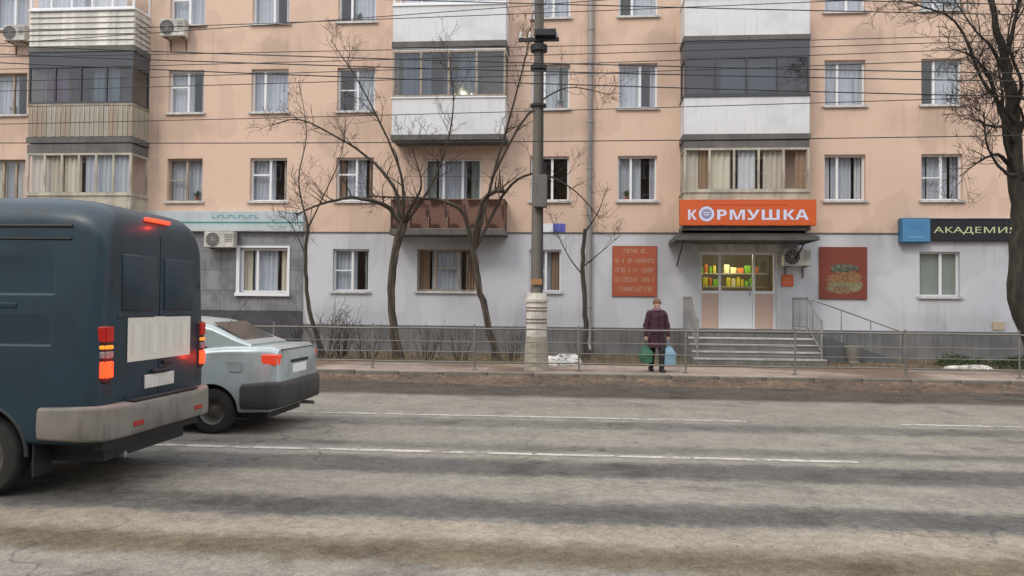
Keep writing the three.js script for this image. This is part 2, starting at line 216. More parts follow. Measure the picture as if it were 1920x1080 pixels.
// ---------------------------------------------------------------- the apartment block
const block = thing('apartment_block', 'long peach apartment block with white ground storey and grey plinth', 'building');
const Y1 = 1.0, YB = 3.86, YTOP = 15.1, XL = -34, XR = 34;
const rooms = [], holesUp = [], holesLow = [];
const waveCache = new Map();
function curtainGeo(w, h, folds, amp) { const key = [w.toFixed(2), h.toFixed(2), folds, amp].join(); if (!waveCache.has(key)) { const n = folds * 6, g = new THREE.PlaneGeometry(w, h, n, 1), p = g.attributes.position; for (let i = 0; i < p.count; i++) p.setZ(i, amp * Math.sin((p.getX(i) / w) * folds * 6.283 + 0.4 * Math.sin(p.getX(i) * 9))); g.computeVertexNormals(); waveCache.set(key, g); } return waveCache.get(key); }
const frameCache = new Map();
function frameGeo(w, h, type) {
  const key = w.toFixed(2) + h.toFixed(2) + type; if (frameCache.has(key)) return frameCache.get(key);
  const f = 0.055, d = 0.07, L = [box3(-w / 2, w / 2, h - f, h, -d, 0), box3(-w / 2, w / 2, 0, f, -d, 0), box3(-w / 2, -w / 2 + f, f, h - f, -d, 0), box3(w / 2 - f, w / 2, f, h - f, -d, 0)];
  const mul = (x, t = 0.07) => L.push(box3(x - t / 2, x + t / 2, f, h - f, -d + 0.004, 0.006));
  const tr = (x0, x1, y, t = 0.055) => L.push(box3(x0, x1, y - t / 2, y + t / 2, -d + 0.008, 0.002));
  if (type === 'two') mul(w * 0.06); else if (type === 'off') mul(-w * 0.16); else if (type === 'fort') { mul(w * 0.02); tr(-w / 2 + f, w * 0.02 - 0.035, h * 0.62); } else if (type === 'fortr') { mul(0); tr(0.035, w / 2 - f, h * 0.55); } else if (type === 'half') { mul(0.02); tr(-w / 2 + f, -0.015, h * 0.5, 0.035); } else if (type === 'three') { mul(-w * 0.17); mul(w * 0.17); } else if (type === 'wide') { mul(-w * 0.2); mul(w * 0.2); tr(-w * 0.2 + 0.035, w * 0.2 - 0.035, h * 0.55, 0.04); }
  const g = join(L); frameCache.set(key, g); return g;
}
const sillCache = new Map(), paneCache = new Map();
const paneGeo = (w, h) => { const k = w.toFixed(2) + ',' + h.toFixed(2); if (!paneCache.has(k)) paneCache.set(k, new THREE.PlaneGeometry(w - 0.08, h - 0.08).translate(0, h / 2, -0.036)); return paneCache.get(k); };
function roomGeo(w, h, d, zf) { // five-sided room behind an opening, open towards the street
  const a = (x0, x1, y0, y1, z) => new THREE.PlaneGeometry(x1 - x0, y1 - y0).translate((x0 + x1) / 2, (y0 + y1) / 2, z);
  return join([a(-w, w, -0.8, h + 0.4, zf - d), new THREE.PlaneGeometry(d, h + 1.2).rotateY(Math.PI / 2).translate(-w, (h - 0.4) / 2, zf - d / 2), new THREE.PlaneGeometry(d, h + 1.2).rotateY(-Math.PI / 2).translate(w, (h - 0.4) / 2, zf - d / 2), new THREE.PlaneGeometry(2 * w, d).rotateX(-Math.PI / 2).translate(0, -0.8, zf - d / 2), new THREE.PlaneGeometry(2 * w, d).rotateX(Math.PI / 2).translate(0, h + 0.4, zf - d / 2)]);
}
const roomCache = new Map();
// one window: frame mesh with pane, sill, curtain and the room behind; inset is how deep it sits in the wall
function addWindow(x, y, w, h, { type = 'two', frame = M.pvc, curtain = 'tulle', sill = true, low = false, inset = 0.13, cols = null } = {}) {
  (low ? holesLow : holesUp).push([x - w / 2, y, w, h]);
  const f = mesh('window', frameGeo(w, h, type), frame, block); f.position.set(x, y, -inset);
  mesh('pane', paneGeo(w, h), M.glass, f);
  if (sill) { const k = w.toFixed(2); if (!sillCache.has(k)) sillCache.set(k, join([bx(w + 0.14, 0.028, inset + 0.09, 0, -0.014, inset - (inset + 0.09) / 2 + 0.075).rotateX(0), bx(w + 0.14, 0.05, 0.012, 0, -0.04, inset + 0.072)])); mesh('sill', sillCache.get(k), M.sill, f); }
  const rk = w.toFixed(2) + h.toFixed(2); if (!roomCache.has(rk)) roomCache.set(rk, roomGeo(w / 2 + 0.35, h, 2.6, -0.3)); mesh('room', roomCache.get(rk), M.inner, f);
  const z = -0.19;
  const c1 = (gx, gw, gh, mat, amp = 0.03, per = 7) => { const g = curtainGeo(gw, gh, Math.max(2, Math.round(gw * per)), amp); const o = mesh('curtain', g, mat, f); o.position.set(gx, h - gh / 2 + 0.06, z); return o; };
  if (curtain === 'tulle') { c1(0, w + 0.2, h + 0.1, M.tulle); }
  else if (curtain === 'part') { c1(-w * 0.02, w * 0.5, h + 0.1, M.tulle); const d = M.drape[(cols ?? Math.floor(rnd() * 6)) % 6]; c1(-w * 0.42, w * 0.22, h + 0.1, d, 0.035, 9); c1(w * 0.42, w * 0.22, h + 0.1, d, 0.035, 9); }
  else if (curtain === 'left') { c1(-w * 0.2, w * 0.62, h + 0.1, M.tulle); c1(w * 0.43, w * 0.2, h + 0.1, M.drape[(cols ?? 1) % 6], 0.035, 9); }
  else if (curtain === 'right') { c1(w * 0.18, w * 0.6, h + 0.1, M.tulle); }
  else if (curtain === 'blind') { const o = mesh('blind', paneGeo(w, h), M.drape[cols ?? 4], f); o.position.z = -0.05; }
  else if (curtain === 'drapes') { const d = M.drape[(cols ?? 2) % 6]; c1(-w * 0.36, w * 0.34, h + 0.1, d, 0.035, 9); c1(w * 0.36, w * 0.34, h + 0.1, d, 0.035, 9); c1(0, w * 0.7, h + 0.1, M.tulle).position.z -= 0.09; }
  return f;
}
const potG = new THREE.CylinderGeometry(0.06, 0.045, 0.1, 10).translate(0, 0.05, 0), potM = [S(lin(0.35, 0.14, 0.07), 0.8), S(lin(0.6, 0.6, 0.58), 0.6)], leafM = S(lin(0.05, 0.1, 0.035), 0.8, { side: THREE.DoubleSide });
const plantG = [0, 1].map(() => { const L = []; for (let i = 0; i < 22; i++) { const l = rr(0.12, 0.26); L.push(new THREE.PlaneGeometry(0.035, l, 1, 2).translate(0, l / 2, 0).rotateX(rr(-1, 1)).rotateY(rr(0, 6.3)).translate(0, 0.09, 0)); } return join(L); });
function potted(f, x, k) { const p = mesh('plant_pot', potG, potM[k % 2], f); p.position.set(x, 0.06, -0.13); mesh('leaves', plantG[k % 2], leafM, p); }
const SILL = { 2: 4.83, 3: 7.64, 4: 10.44, 5: 13.24 };
const WH = 1.36;
const cols = [[-150, 1.2], [14, 1.24], [347, 1.16], [504, 1.2], [666, 1.2], [1031, 1.17], [1195, 1.17], [1584, 1.18], [1766, 1.16], [2020, 1.18]].map(([px, w]) => [FX(px), w]);
const styles = { // per column: floors 2,3,4,5
  2: [['fort', 'right'], ['three', 'drapes', 5], ['half', 'tulle'], ['fort', 'left', 0], ['fort', 'part', 3], ['two', 'none'], ['off', 'left', 2], ['off', 'part', 1], ['half', 'part', 2], ['two', 'tulle']],
  3: [['two', 'tulle'], ['two', 'left', 1], ['fort', 'left', 2], ['off', 'tulle'], ['half', 'right'], ['off', 'part', 4], ['two', 'left', 2], ['off', 'tulle'], ['off', 'right'], ['two', 'part']],
  4: [['off', 'tulle'], ['two', 'tulle'], ['fort', 'tulle'], ['two', 'left', 1], ['off', 'right'], ['two', 'tulle'], ['off', 'right'], ['two', 'tulle'], ['off', 'tulle'], ['two', 'tulle']],
  5: cols.map(() => ['two', 'tulle']),
};
for (const fl of [2, 3, 4, 5]) cols.forEach(([x, w], i) => { const [type, curtain, c] = styles[fl][i]; addWindow(x, SILL[fl], w, WH, { type, curtain, cols: c, frame: (fl === 2 && (i === 1 || i === 2)) || (fl === 3 && i === 1) ? M.wood : M.pvc }).children.length && (fl * 7 + i * 3) % 4 === 0 && potted(block.children[block.children.length - 1], (i % 3 - 1) * 0.3, i + fl); });
// ground-storey windows
const low = (px0, px1, y0, y1, o) => { const x0 = FX(px0, 0, 500), x1 = FX(px1, 0, 500), m = (px0 + px1) / 2; const a = FY(m, y1), b = FY(m, y0); return addWindow((x0 + x1) / 2, a, x1 - x0, b - a, { low: true, ...o }); };
low(624, 692, 467, 546, { type: 'half', curtain: 'left', cols: 4 });
low(782, 892, 467, 546, { type: 'wide', curtain: 'part', cols: 3, frame: M.wood });
low(992, 1052, 468, 547, { type: 'half', curtain: 'drapes', cols: 3 });
low(1724, 1800, 472, 556, { type: 'two', curtain: 'blind', cols: 4 });
low(-190, -110, 472, 550, { type: 'two', curtain: 'tulle' });
low(2005, 2080, 478, 560, { type: 'two', curtain: 'tulle' });
const shopWin = [FX(452, 0, 500), FX(540, 0, 500), FY(497, 548), FY(497, 466)];
addWindow((shopWin[0] + shopWin[1]) / 2, shopWin[2], shopWin[1] - shopWin[0], shopWin[3] - shopWin[2], { low: true, type: 'off', curtain: 'part', cols: 5, inset: 0.06 });

// ---- balconies
const ZB = 0.95;
const balc = { A: [FX(52, ZB, 230), FX(248, ZB, 230)], B: [FX(735, ZB, 220), FX(947, ZB, 220)], C: [FX(1283, ZB, 220), FX(1518, ZB, 220)] };
const doorAt = (bal, fl, o = {}) => { const [x0, x1] = balc[bal], m = (x0 + x1) / 2; return addWindow(m, SILL[fl] - 0.55, 1.75, WH + 0.5, { type: 'three', sill: false, ...o }); };
function balcony(bal, label) { const g = new THREE.Group(); g.name = 'balcony'; g.userData.label = label; block.add(g); return g; }
function slab(g, bal, y0, y1) { const [x0, x1] = balc[bal]; mesh('slab', [box3(x0 - 0.03, x1 + 0.03, y0, y1, 0.002, ZB + 0.02)], M.slab, g); }
function parapet(g, bal, y0, y1, mat, cap = M.pvc) {
  const [x0, x1] = balc[bal], t = 0.05;
  mesh('parapet', [box3(x0, x1, y0, y1, ZB - t, ZB)], mat, g);
  mesh('side_panel', [box3(x0, x0 + t, y0, y1, 0.003, ZB - t)], mat, g); mesh('side_panel', [box3(x1 - t, x1, y0, y1, 0.003, ZB - t)], mat, g);
  if (cap) mesh('cap', [box3(x0 - 0.03, x1 + 0.03, y1, y1 + 0.04, ZB - 0.1, ZB + 0.035), box3(x0 - 0.03, x0 + 0.08, y1, y1 + 0.04, 0.004, ZB - 0.1), box3(x1 - 0.08, x1 + 0.03, y1, y1 + 0.04, 0.004, ZB - 0.1)], cap, g);
}
function glazing(g, bal, y0, y1, n, mat, { fascia = 0, fasciaMat = M.tint, curtain = [], pane = M.glass } = {}) {
  const [x0, x1] = balc[bal], t = 0.06, ya = y1 - fascia, L = [box3(x0, x1, ya - t, ya, ZB - t, ZB), box3(x0, x1, y0, y0 + t, ZB - t, ZB)];
  for (let i = 0; i <= n; i++) { const x = lerp(x0 + t / 2, x1 - t / 2, i / n); L.push(box3(x - t / 2, x + t / 2, y0 + t, ya - t, ZB - t + 0.003, ZB + 0.003)); }
  for (const xs of [x0, x1 - t]) { L.push(box3(xs, xs + t, ya - t, ya, 0.004, ZB - t), box3(xs, xs + t, y0, y0 + t, 0.004, ZB - t), box3(xs + 0.003, xs + t - 0.003, y0 + t, ya - t, 0.005, t)); }
  mesh('glazing_frame', L, mat, g);
  for (let i = 0; i < n; i++) { const a = lerp(x0 + t / 2, x1 - t / 2, i / n), b = lerp(x0 + t / 2, x1 - t / 2, (i + 1) / n); mesh('pane', new THREE.PlaneGeometry(b - a - t, ya - y0 - 2 * t).translate((a + b) / 2, (ya + y0) / 2, ZB - t / 2), pane, g); }
  for (const xs of [x0 + t / 2, x1 - t / 2]) mesh('pane', new THREE.PlaneGeometry(ZB - 2 * t, ya - y0 - 2 * t).rotateY(Math.PI / 2).translate(xs, (ya + y0) / 2, ZB / 2), pane, g);
  if (fascia) mesh('fascia', [box3(x0, x1, ya, y1, ZB - 0.05, ZB), box3(x0, x0 + 0.05, ya, y1, 0.004, ZB - 0.05), box3(x1 - 0.05, x1, ya, y1, 0.004, ZB - 0.05)], fasciaMat, g);
  for (const [f0, f1, m, fb = 0] of curtain) { const w = (f1 - f0) * (x1 - x0), h = ya - y0 - 0.06 - fb; const o = mesh('curtain', curtainGeo(w, h, Math.max(2, Math.round(w * 6)), 0.03), m, g); o.position.set(x0 + (f0 + f1) / 2 * (x1 - x0), y0 + fb + h / 2 + 0.03, ZB - 0.16); }
}
const by = (bal, py) => FY(bal === 'A' ? 150 : bal === 'B' ? 840 : 1400, py, ZB);
{ // A: left column
  let g = balcony('A', 'glazed balcony with white horizontal siding'); const [x0, x1] = balc.A;
  let s0 = by('A', 97), s1 = by('A', 86), pt = by('A', 21);
  slab(g, 'A', s0, s1);
  const n = 6, hh = (pt - s1) / n;
  const slat = (w) => uvm(new THREE.ExtrudeGeometry(new THREE.Shape([[0, 0], [0.055, 0.004], [0.012, hh + 0.006], [0, hh + 0.01]].map((a) => new THREE.Vector2(...a))), { depth: w, bevelEnabled: false }));
  const sf = slat(x1 - x0).rotateY(-Math.PI / 2), ss = slat(ZB - 0.05);
  for (let i = 0; i < n; i++) { const o = mesh('slat', sf, M.siding, g); o.position.set(x1, s1 + i * hh, ZB - 0.04); const q = mesh('slat', ss, M.siding, g); q.position.set(x1 - 0.04, s1 + i * hh, 0.004); }
  mesh('backing', [box3(x0, x1, s1, pt, ZB - 0.09, ZB - 0.042), box3(x0, x0 + 0.04, s1, pt, 0.004, ZB - 0.09)], M.whitePanel, g);
  mesh('cap', [box3(x0 - 0.04, x1 + 0.04, pt + 0.012, pt + 0.06, ZB - 0.1, ZB + 0.05)], M.pvc, g);
  // slat cross-section points along +x before turning; the front run faces the street
  glazing(g, 'A', pt + 0.065, s0 + 2.72, 5, M.pvc, { curtain: [[0.05, 0.5, M.tulle], [0.6, 0.9, M.drape[1]]] }); doorAt('A', 4);
  g = balcony('A', 'glazed balcony with weathered vertical planks and dark tinted glazing'); s0 = by('A', 267); s1 = by('A', 257); pt = by('A', 197);
  slab(g, 'A', s0, s1);
  const nv = 22, wv = (x1 - x0) / nv, pk = [rbox(wv - 0.012, pt - s1 - 0.02, 0.03, 0.008), rbox(wv - 0.02, pt - s1 - 0.035, 0.034, 0.01)], pm = [M.oldPlank, M.oldPlank3, M.oldPlank2];
  for (let i = 0; i < nv; i++) { const o = mesh('slat', pk[i % 2], i < 4 ? M.oldPlank2 : pm[Math.floor(rnd() * 2.35)], g); o.position.set(x0 + (i + 0.5) * wv, (s1 + pt) / 2, ZB - 0.015 + rr(-0.006, 0.006)); }
  const wz = (ZB - 0.04) / 6; for (let i = 0; i < 6; i++) { const o = mesh('slat', pk[i % 2], pm[i % 2], g); o.rotation.y = Math.PI / 2; o.scale.x = wz / wv; o.position.set(x1 - 0.02, (s1 + pt) / 2, 0.01 + (i + 0.5) * wz); }
  mesh('rail', [box3(x0 - 0.02, x1 + 0.02, pt - 0.02, pt + 0.04, ZB - 0.08, ZB + 0.02), box3(x1 - 0.06, x1 + 0.02, pt - 0.02, pt + 0.04, 0.004, ZB - 0.08), box3(x0 + 0.02, x1 - 0.05, s1 + 0.1, s1 + 0.16, ZB - 0.08, ZB - 0.04), box3(x0, x0 + 0.04, s1, pt - 0.02, 0.004, ZB - 0.08)], M.wood, g);
  glazing(g, 'A', pt + 0.045, by('A', 98), 4, M.darkFrame, { pane: M.tinted, fascia: 0.42, curtain: [[0.16, 0.36, S(lin(0.45, 0.25, 0.36), 0.95, { side: THREE.DoubleSide }), 0.0], [0.04, 0.15, M.drape[0]], [0.6, 0.85, M.tulle]] }); doorAt('A', 3, { curtain: 'part', cols: 2 });
  g = balcony('A', 'glazed balcony with cream frame and pale curtains above the parked shop sign'); g.userData.label = 'glazed balcony with cream frame and pale curtains'; s0 = by('A', 450); s1 = by('A', 440); pt = by('A', 367);
  slab(g, 'A', s0, s1); parapet(g, 'A', s1, pt, M.cream, M.cream);
  glazing(g, 'A', pt + 0.045, by('A', 270), 6, M.cream, { fascia: 0.28, fasciaMat: M.slab, curtain: [[0.02, 0.3, M.drape[0]], [0.34, 0.5, M.drape[5]], [0.54, 0.97, M.tulle]] }); doorAt('A', 2, { curtain: 'drapes' });
}
{ // B: middle column
  let g = balcony('B', 'glazed balcony with plain white sheet parapet above the string of lights'); const [x0, x1] = balc.B;
  let s0 = by('B', 88), s1 = by('B', 77), pt = by('B', 10);
  slab(g, 'B', s0, s1); parapet(g, 'B', s1, pt, M.whitePanel); glazing(g, 'B', pt + 0.045, s0 + 2.7, 4, M.pvc, { curtain: [[0.1, 0.9, M.tulle]] }); doorAt('B', 4);
  g = balcony('B', 'glazed balcony with white sheet parapet and a string of lights'); s0 = by('B', 262); s1 = by('B', 252); pt = by('B', 184);
  slab(g, 'B', s0, s1); parapet(g, 'B', s1, pt, M.whitePanel);
  glazing(g, 'B', pt + 0.045, by('B', 90), 4, M.wood, { pane: M.tinted, fascia: 0.06, fasciaMat: M.whitePanel, curtain: [[0.08, 0.34, M.drape[2]], [0.58, 0.76, M.tulle]] }); doorAt('B', 3, { curtain: 'left', cols: 0 });
  const yb = pt + 0.12, xa = FX(852, 0.6, 176), xb = FX(892, 0.6, 176);
  mesh('cardboard_box', [rbox(0.62, 0.42, 0.3, 0.01, (xa + xb) / 2, yb + 0.24, 0.5)], S(lin(0.5, 0.42, 0.2), 0.9), g);
  const bulb = new THREE.MeshStandardMaterial({ color: 0xffffff, emissive: lin(1, 0.86, 0.6), emissiveIntensity: 9 });
  const bg = new THREE.SphereGeometry(0.013, 8, 6), bl = []; for (let i = 0; i < 14; i++) bl.push(bg.clone().translate(lerp(xa, xb, i / 13), yb + 0.02 * Math.sin(i * 1.9) + 0.015, 0.78)); mesh('light_string', bl, bulb, g);
  const pl = new THREE.PointLight(0xffdca0, 0.25, 0, 2); pl.position.set((xa + xb) / 2, yb + 0.05, 0.81); pl.castShadow = true; pl.name = 'light_string_glow'; g.add(pl);
  g = balcony('B', 'open balcony with rusty brown sheet parapet'); s0 = by('B', 440); s1 = by('B', 429); pt = by('B', 374);
  slab(g, 'B', s0, s1);
  const np = 6, wp = (x1 - x0) / np, pg = uvm(new THREE.BoxGeometry(wp - 0.012, pt - s1 - 0.03, 0.012));
  for (let i = 0; i < np; i++) { const o = mesh('panel', pg, M.rust, g); o.position.set(x0 + (i + 0.5) * wp, (s1 + pt) / 2, ZB - 0.02 + rr(-0.004, 0.004)); o.rotation.y = rr(-0.012, 0.012); }
  const pg2 = uvm(new THREE.BoxGeometry(0.012, pt - s1 - 0.03, ZB - 0.06)); for (const x of [x0 + 0.01, x1 - 0.01]) { const o = mesh('panel', pg2, M.rust, g); o.position.set(x, (s1 + pt) / 2, ZB / 2 - 0.02); }
  mesh('railing', [bar([x0, pt, ZB - 0.02], [x1, pt, ZB - 0.02], 0.022), bar([x0, pt, 0], [x0, pt, ZB - 0.02], 0.022), bar([x1, pt, 0], [x1, pt, ZB - 0.02], 0.022), bar([x0, s1, ZB - 0.05], [x0, pt, ZB - 0.05], 0.018), bar([x1, s1, ZB - 0.05], [x1, pt, ZB - 0.05], 0.018)], M.rustMetal, g);
  doorAt('B', 2, { curtain: 'part', cols: 4, type: 'three' });
  mesh('washing_line', [bar([x0 + 0.1, pt + 0.75, 0.5], [x1 - 0.1, pt + 0.75, 0.5], 0.006, 5), bar([x0 + 0.1, pt, 0.5], [x0 + 0.1, pt + 0.77, 0.5], 0.014, 6), bar([x1 - 0.1, pt, 0.5], [x1 - 0.1, pt + 0.77, 0.5], 0.014, 6), bar([x0, pt, 0.5], [x0 + 0.1, pt, 0.5], 0.014, 6), bar([x1, pt, 0.5], [x1 - 0.1, pt, 0.5], 0.014, 6)], M.rustMetal, g);
}
{ // C: column over the shop entrance
  let g = balcony('C', 'topmost white sheet balcony over the shop entrance'); const [x0, x1] = balc.C;
  let s0 = by('C', 75), s1 = by('C', 66), pt = by('C', -4);
  slab(g, 'C', s0, s1); parapet(g, 'C', s1, pt, M.whitePanel); glazing(g, 'C', pt + 0.045, s0 + 2.7, 4, M.pvc, { curtain: [[0.1, 0.9, M.tulle]] }); doorAt('C', 4);
  g = balcony('C', 'white sheet balcony with dark tinted glazing over the shop entrance'); s0 = by('C', 262); s1 = by('C', 251); pt = by('C', 181);
  slab(g, 'C', s0, s1); parapet(g, 'C', s1, pt, M.whitePanel, M.darkFrame);
  glazing(g, 'C', pt + 0.045, by('C', 76), 4, M.darkFrame, { pane: M.smoked, fascia: 0.45, curtain: [[0.3, 0.75, M.tulle]] }); doorAt('C', 3, { curtain: 'left', cols: 2 });
  g = balcony('C', 'glazed balcony with cream frame and striped curtains above the orange sign'); s0 = by('C', 432); s1 = by('C', 424); pt = by('C', 361);
  slab(g, 'C', s0, s1); parapet(g, 'C', s1, pt, M.cream, M.cream);
  glazing(g, 'C', pt + 0.045, by('C', 264), 5, M.cream, { fascia: 0.2, fasciaMat: M.slab, curtain: [[0.02, 0.12, M.drape[0]], [0.13, 0.2, M.drape[3]], [0.22, 0.38, M.drape[5]], [0.44, 0.58, M.drape[1]], [0.64, 0.82, M.drape[0]], [0.9, 0.98, M.drape[3]]] }); doorAt('C', 2, { curtain: 'drapes', cols: 3 });
}
// ---- shop entrance opening
const dx0 = FX(1312, 0, 540), dx1 = FX(1456, 0, 540), dTop = FY(1384, 473), dBot = 0.99;
holesLow.push([dx0, Y1 + 0.001, dx1 - dx0, dTop - Y1 - 0.001]);
{
  const g = new THREE.Group(); g.name = 'shop_entrance'; g.userData.label = 'white shop entrance with glass door between side windows'; block.add(g);
  const W = dx1 - dx0, t = 0.07, z = -0.1, yS = FY(1384, 548), q = [0, 0.27, 0.715, 1].map((k) => dx0 + k * W), L = [];
  L.push(box3(dx0, dx1, dTop - t, dTop, z - 0.07, z)); for (const x of q) { const a = clamp(x - t / 2, dx0, dx1 - t); L.push(box3(a, a + t, Y1 + 0.004, dTop - t, z - 0.068, z + 0.002)); }
  for (let i = 0; i < 3; i++) { const a = q[i] + (i ? t / 2 : t), b = q[i + 1] - (i < 2 ? t / 2 : t); L.push(box3(a, b, yS - 0.04, yS + 0.04, z - 0.066, z + 0.004)); }
  mesh('frame', L, M.pvc, g);
  for (let i = 0; i < 3; i++) {
    const a = q[i] + t * 0.6, b = q[i + 1] - t * 0.6;
    mesh(i === 1 ? 'door' : 'lower_panel', [box3(a, b, Y1 + 0.012, yS - 0.04, z - 0.05, z - 0.012)], i === 1 ? M.pvc : S(lin(0.60, 0.43, 0.34), 0.7), g);
    mesh('pane', new THREE.PlaneGeometry(b - a, dTop - t - yS - 0.04).translate((a + b) / 2, (dTop - t + yS + 0.04) / 2, z - 0.03), M.glass, g);
  }
  mesh('door_handle', [bar([q[2] - 0.12, yS - 0.12, z + 0.05], [q[2] - 0.12, yS + 0.3, z + 0.05], 0.014), bar([q[2] - 0.12, yS - 0.08, z - 0.02], [q[2] - 0.12, yS - 0.08, z + 0.05], 0.01), bar([q[2] - 0.12, yS + 0.26, z - 0.02], [q[2] - 0.12, yS + 0.26, z + 0.05], 0.01)], M.galv, g);
  // the shop room with a lamp and shelves of goods
  const room = roomGeo(W / 2 + 0.6, dTop - Y1, 3.2, -0.43).translate((dx0 + dx1) / 2, Y1 + 0.82, 0); mesh('shop_room', room, S(lin(0.45, 0.42, 0.34), 0.9), g);
  const shm = S(lin(0.5, 0.48, 0.42), 0.6), gm = [[0.62, 0.55, 0.05], [0.2, 0.5, 0.05], [0.6, 0.2, 0.05], [0.7, 0.68, 0.4], [0.3, 0.42, 0.06], [0.12, 0.12, 0.2]].map((c) => S(lin(...c), 0.5));
  for (let s = 0; s < 4; s++) {
    const y = Y1 + 0.45 + s * 0.42; mesh('shelf', [box3(dx0 + 0.05, dx1 - 0.05, y - 0.03, y, -1.6, -1.25)], shm, g);
    let x = dx0 + 0.1; while (x < dx1 - 0.3) { const w = rr(0.09, 0.2), h = rr(0.16, 0.3); if (rnd() < 0.85) mesh('goods', [rbox(w, h, 0.15, 0.02, x + w / 2, y + h / 2, -1.36)], gm[Math.floor(rnd() * (s === 2 ? 5 : 6))], g); x += w + 0.03; }
  }
  const lampM = new THREE.MeshStandardMaterial({ color: 0xffffff, emissive: lin(1, 0.95, 0.7), emissiveIntensity: 1.5 });
  mesh('ceiling_lamp', [rbox(1.2, 0.05, 0.16, 0.02, (dx0 + dx1) / 2, dTop + 0.1, -0.9)], lampM, g);
  const pl = new THREE.PointLight(0xfff0c0, 1.5, 0, 2); pl.position.set((dx0 + dx1) / 2, dTop + 0.0, -0.9); pl.castShadow = true; pl.shadow.radius = 3; g.add(pl); pl.name = 'shop_lamp_light';
}
// ---- walls with their openings
function wall(name, y0, y1, holes, mat, z1) {
  const s = new THREE.Shape([[XL, y0], [XR, y0], [XR, y1], [XL, y1]].map((a) => new THREE.Vector2(...a)));
  for (const [x, y, w, h] of holes) s.holes.push(new THREE.Path([[x, y], [x, y + h], [x + w, y + h], [x + w, y]].map((a) => new THREE.Vector2(...a))));
  const g = new THREE.ExtrudeGeometry(s, { depth: 0.42, bevelEnabled: false }).translate(0, 0, z1 - 0.42);
  return mesh(name, uvm(g), mat, block);
}
wall('upper_wall', YB, YTOP, holesUp, M.peach, 0).userData.label = 'peach painted upper wall';
wall('ground_storey_wall', Y1, YB, holesLow, M.white, -0.004).userData.label = 'white painted ground storey wall';
mesh('plinth', [box3(XL, XR, -0.05, Y1, -0.4, 0.045)], M.plinth, block);
mesh('band', [box3(XL, XR, YB - 0.02, YB + 0.012, -0.002, 0.03)], M.slab, block);
mesh('back_wall', [box3(XL, XR, 0, YTOP, -12, -11.6), box3(XL, XL + 0.4, 0, YTOP, -11.6, -0.45), box3(XR - 0.4, XR, 0, YTOP, -11.6, -0.45)], M.peach, block);
mesh('roof', [box3(XL - 0.4, XR + 0.4, YTOP, YTOP + 0.25, -12.4, 0.6)], M.roof, block);
{ // rain downpipe with hopper joints and brackets
  const g = new THREE.Group(); g.name = 'downpipe'; block.add(g); const x = FX(1106, 0.12, 300);
  mesh('pipe', [cyl(0.085, 0.085, YTOP - 0.5, 14, x, (YTOP + 0.5) / 2, 0.14)], M.pipe, g); mesh('outlet', [bar([x, 0.52, 0.14], [x, 0.3, 0.34], 0.085, 14)], M.pipe, g);
  for (let y = 1.6; y < YTOP; y += 1.4) { mesh('bracket', [cyl(0.1, 0.1, 0.05, 14, x, y, 0.14), bx(0.03, 0.03, 0.14, x, y, 0.02)], M.pipe, g); }
}
{ // grey cladding round the left shop window, panel by panel
  const g = new THREE.Group(); g.name = 'shop_cladding'; g.userData.label = 'grey panel cladding around a shop window'; block.add(g);
  const x0 = FX(150, 0.04, 500), x1 = FX(568, 0.04, 500), rows = [583, 545, 507, 470, 434].map((y) => FY(480, y, 0.04)), w = 1.32, hole = [shopWin[0] - 0.02, shopWin[1] + 0.02, shopWin[2] - 0.02, shopWin[3] + 0.02], gp = 0.008;
  const put = (a, b, c, d) => { if (b - a > 0.03 && d - c > 0.03) mesh('panel', [rbox(b - a, d - c, 0.03, 0.004, (a + b) / 2, (c + d) / 2, 0.023)], M.clad[Math.floor(rnd() * 3)], g); };
  for (let r = 0; r < 4; r++) { let n = 0; for (let b = x1; b > x0; b -= w, n++) { const A = b - w + gp, Bx = b, C = rows[r] + gp, D = rows[r + 1];
      if (Bx <= hole[0] || A >= hole[1] || D <= hole[2] || C >= hole[3]) { put(A, Bx, C, D); continue; }
      if (A < hole[0]) put(A, hole[0], C, D); if (Bx > hole[1]) put(hole[1], Bx, C, D);
      const a = Math.max(A, hole[0]), bb = Math.min(Bx, hole[1]); if (C < hole[2]) put(a, bb, C, hole[2]); if (D > hole[3]) put(a, bb, hole[3], D); } }
  mesh('base_panel', [box3(x0, x1, Y1 + 0.004, rows[0] - 0.004, 0.0, 0.05)], M.cladDark, g);
  mesh('plinth_panel', [box3(x0, x1, 0.1, Y1, 0.046, 0.075)], M.cladDark, g);
  const [a, b, c, d] = hole; mesh('casing', [box3(a - 0.1, a, c - 0.06, d + 0.06, 0.039, 0.085), box3(b, b + 0.06, c - 0.06, d + 0.06, 0.039, 0.085), box3(a, b, d, d + 0.06, 0.039, 0.085), box3(a - 0.12, b + 0.08, c - 0.1, c - 0.0, 0.039, 0.15)], M.pvc, g);
}

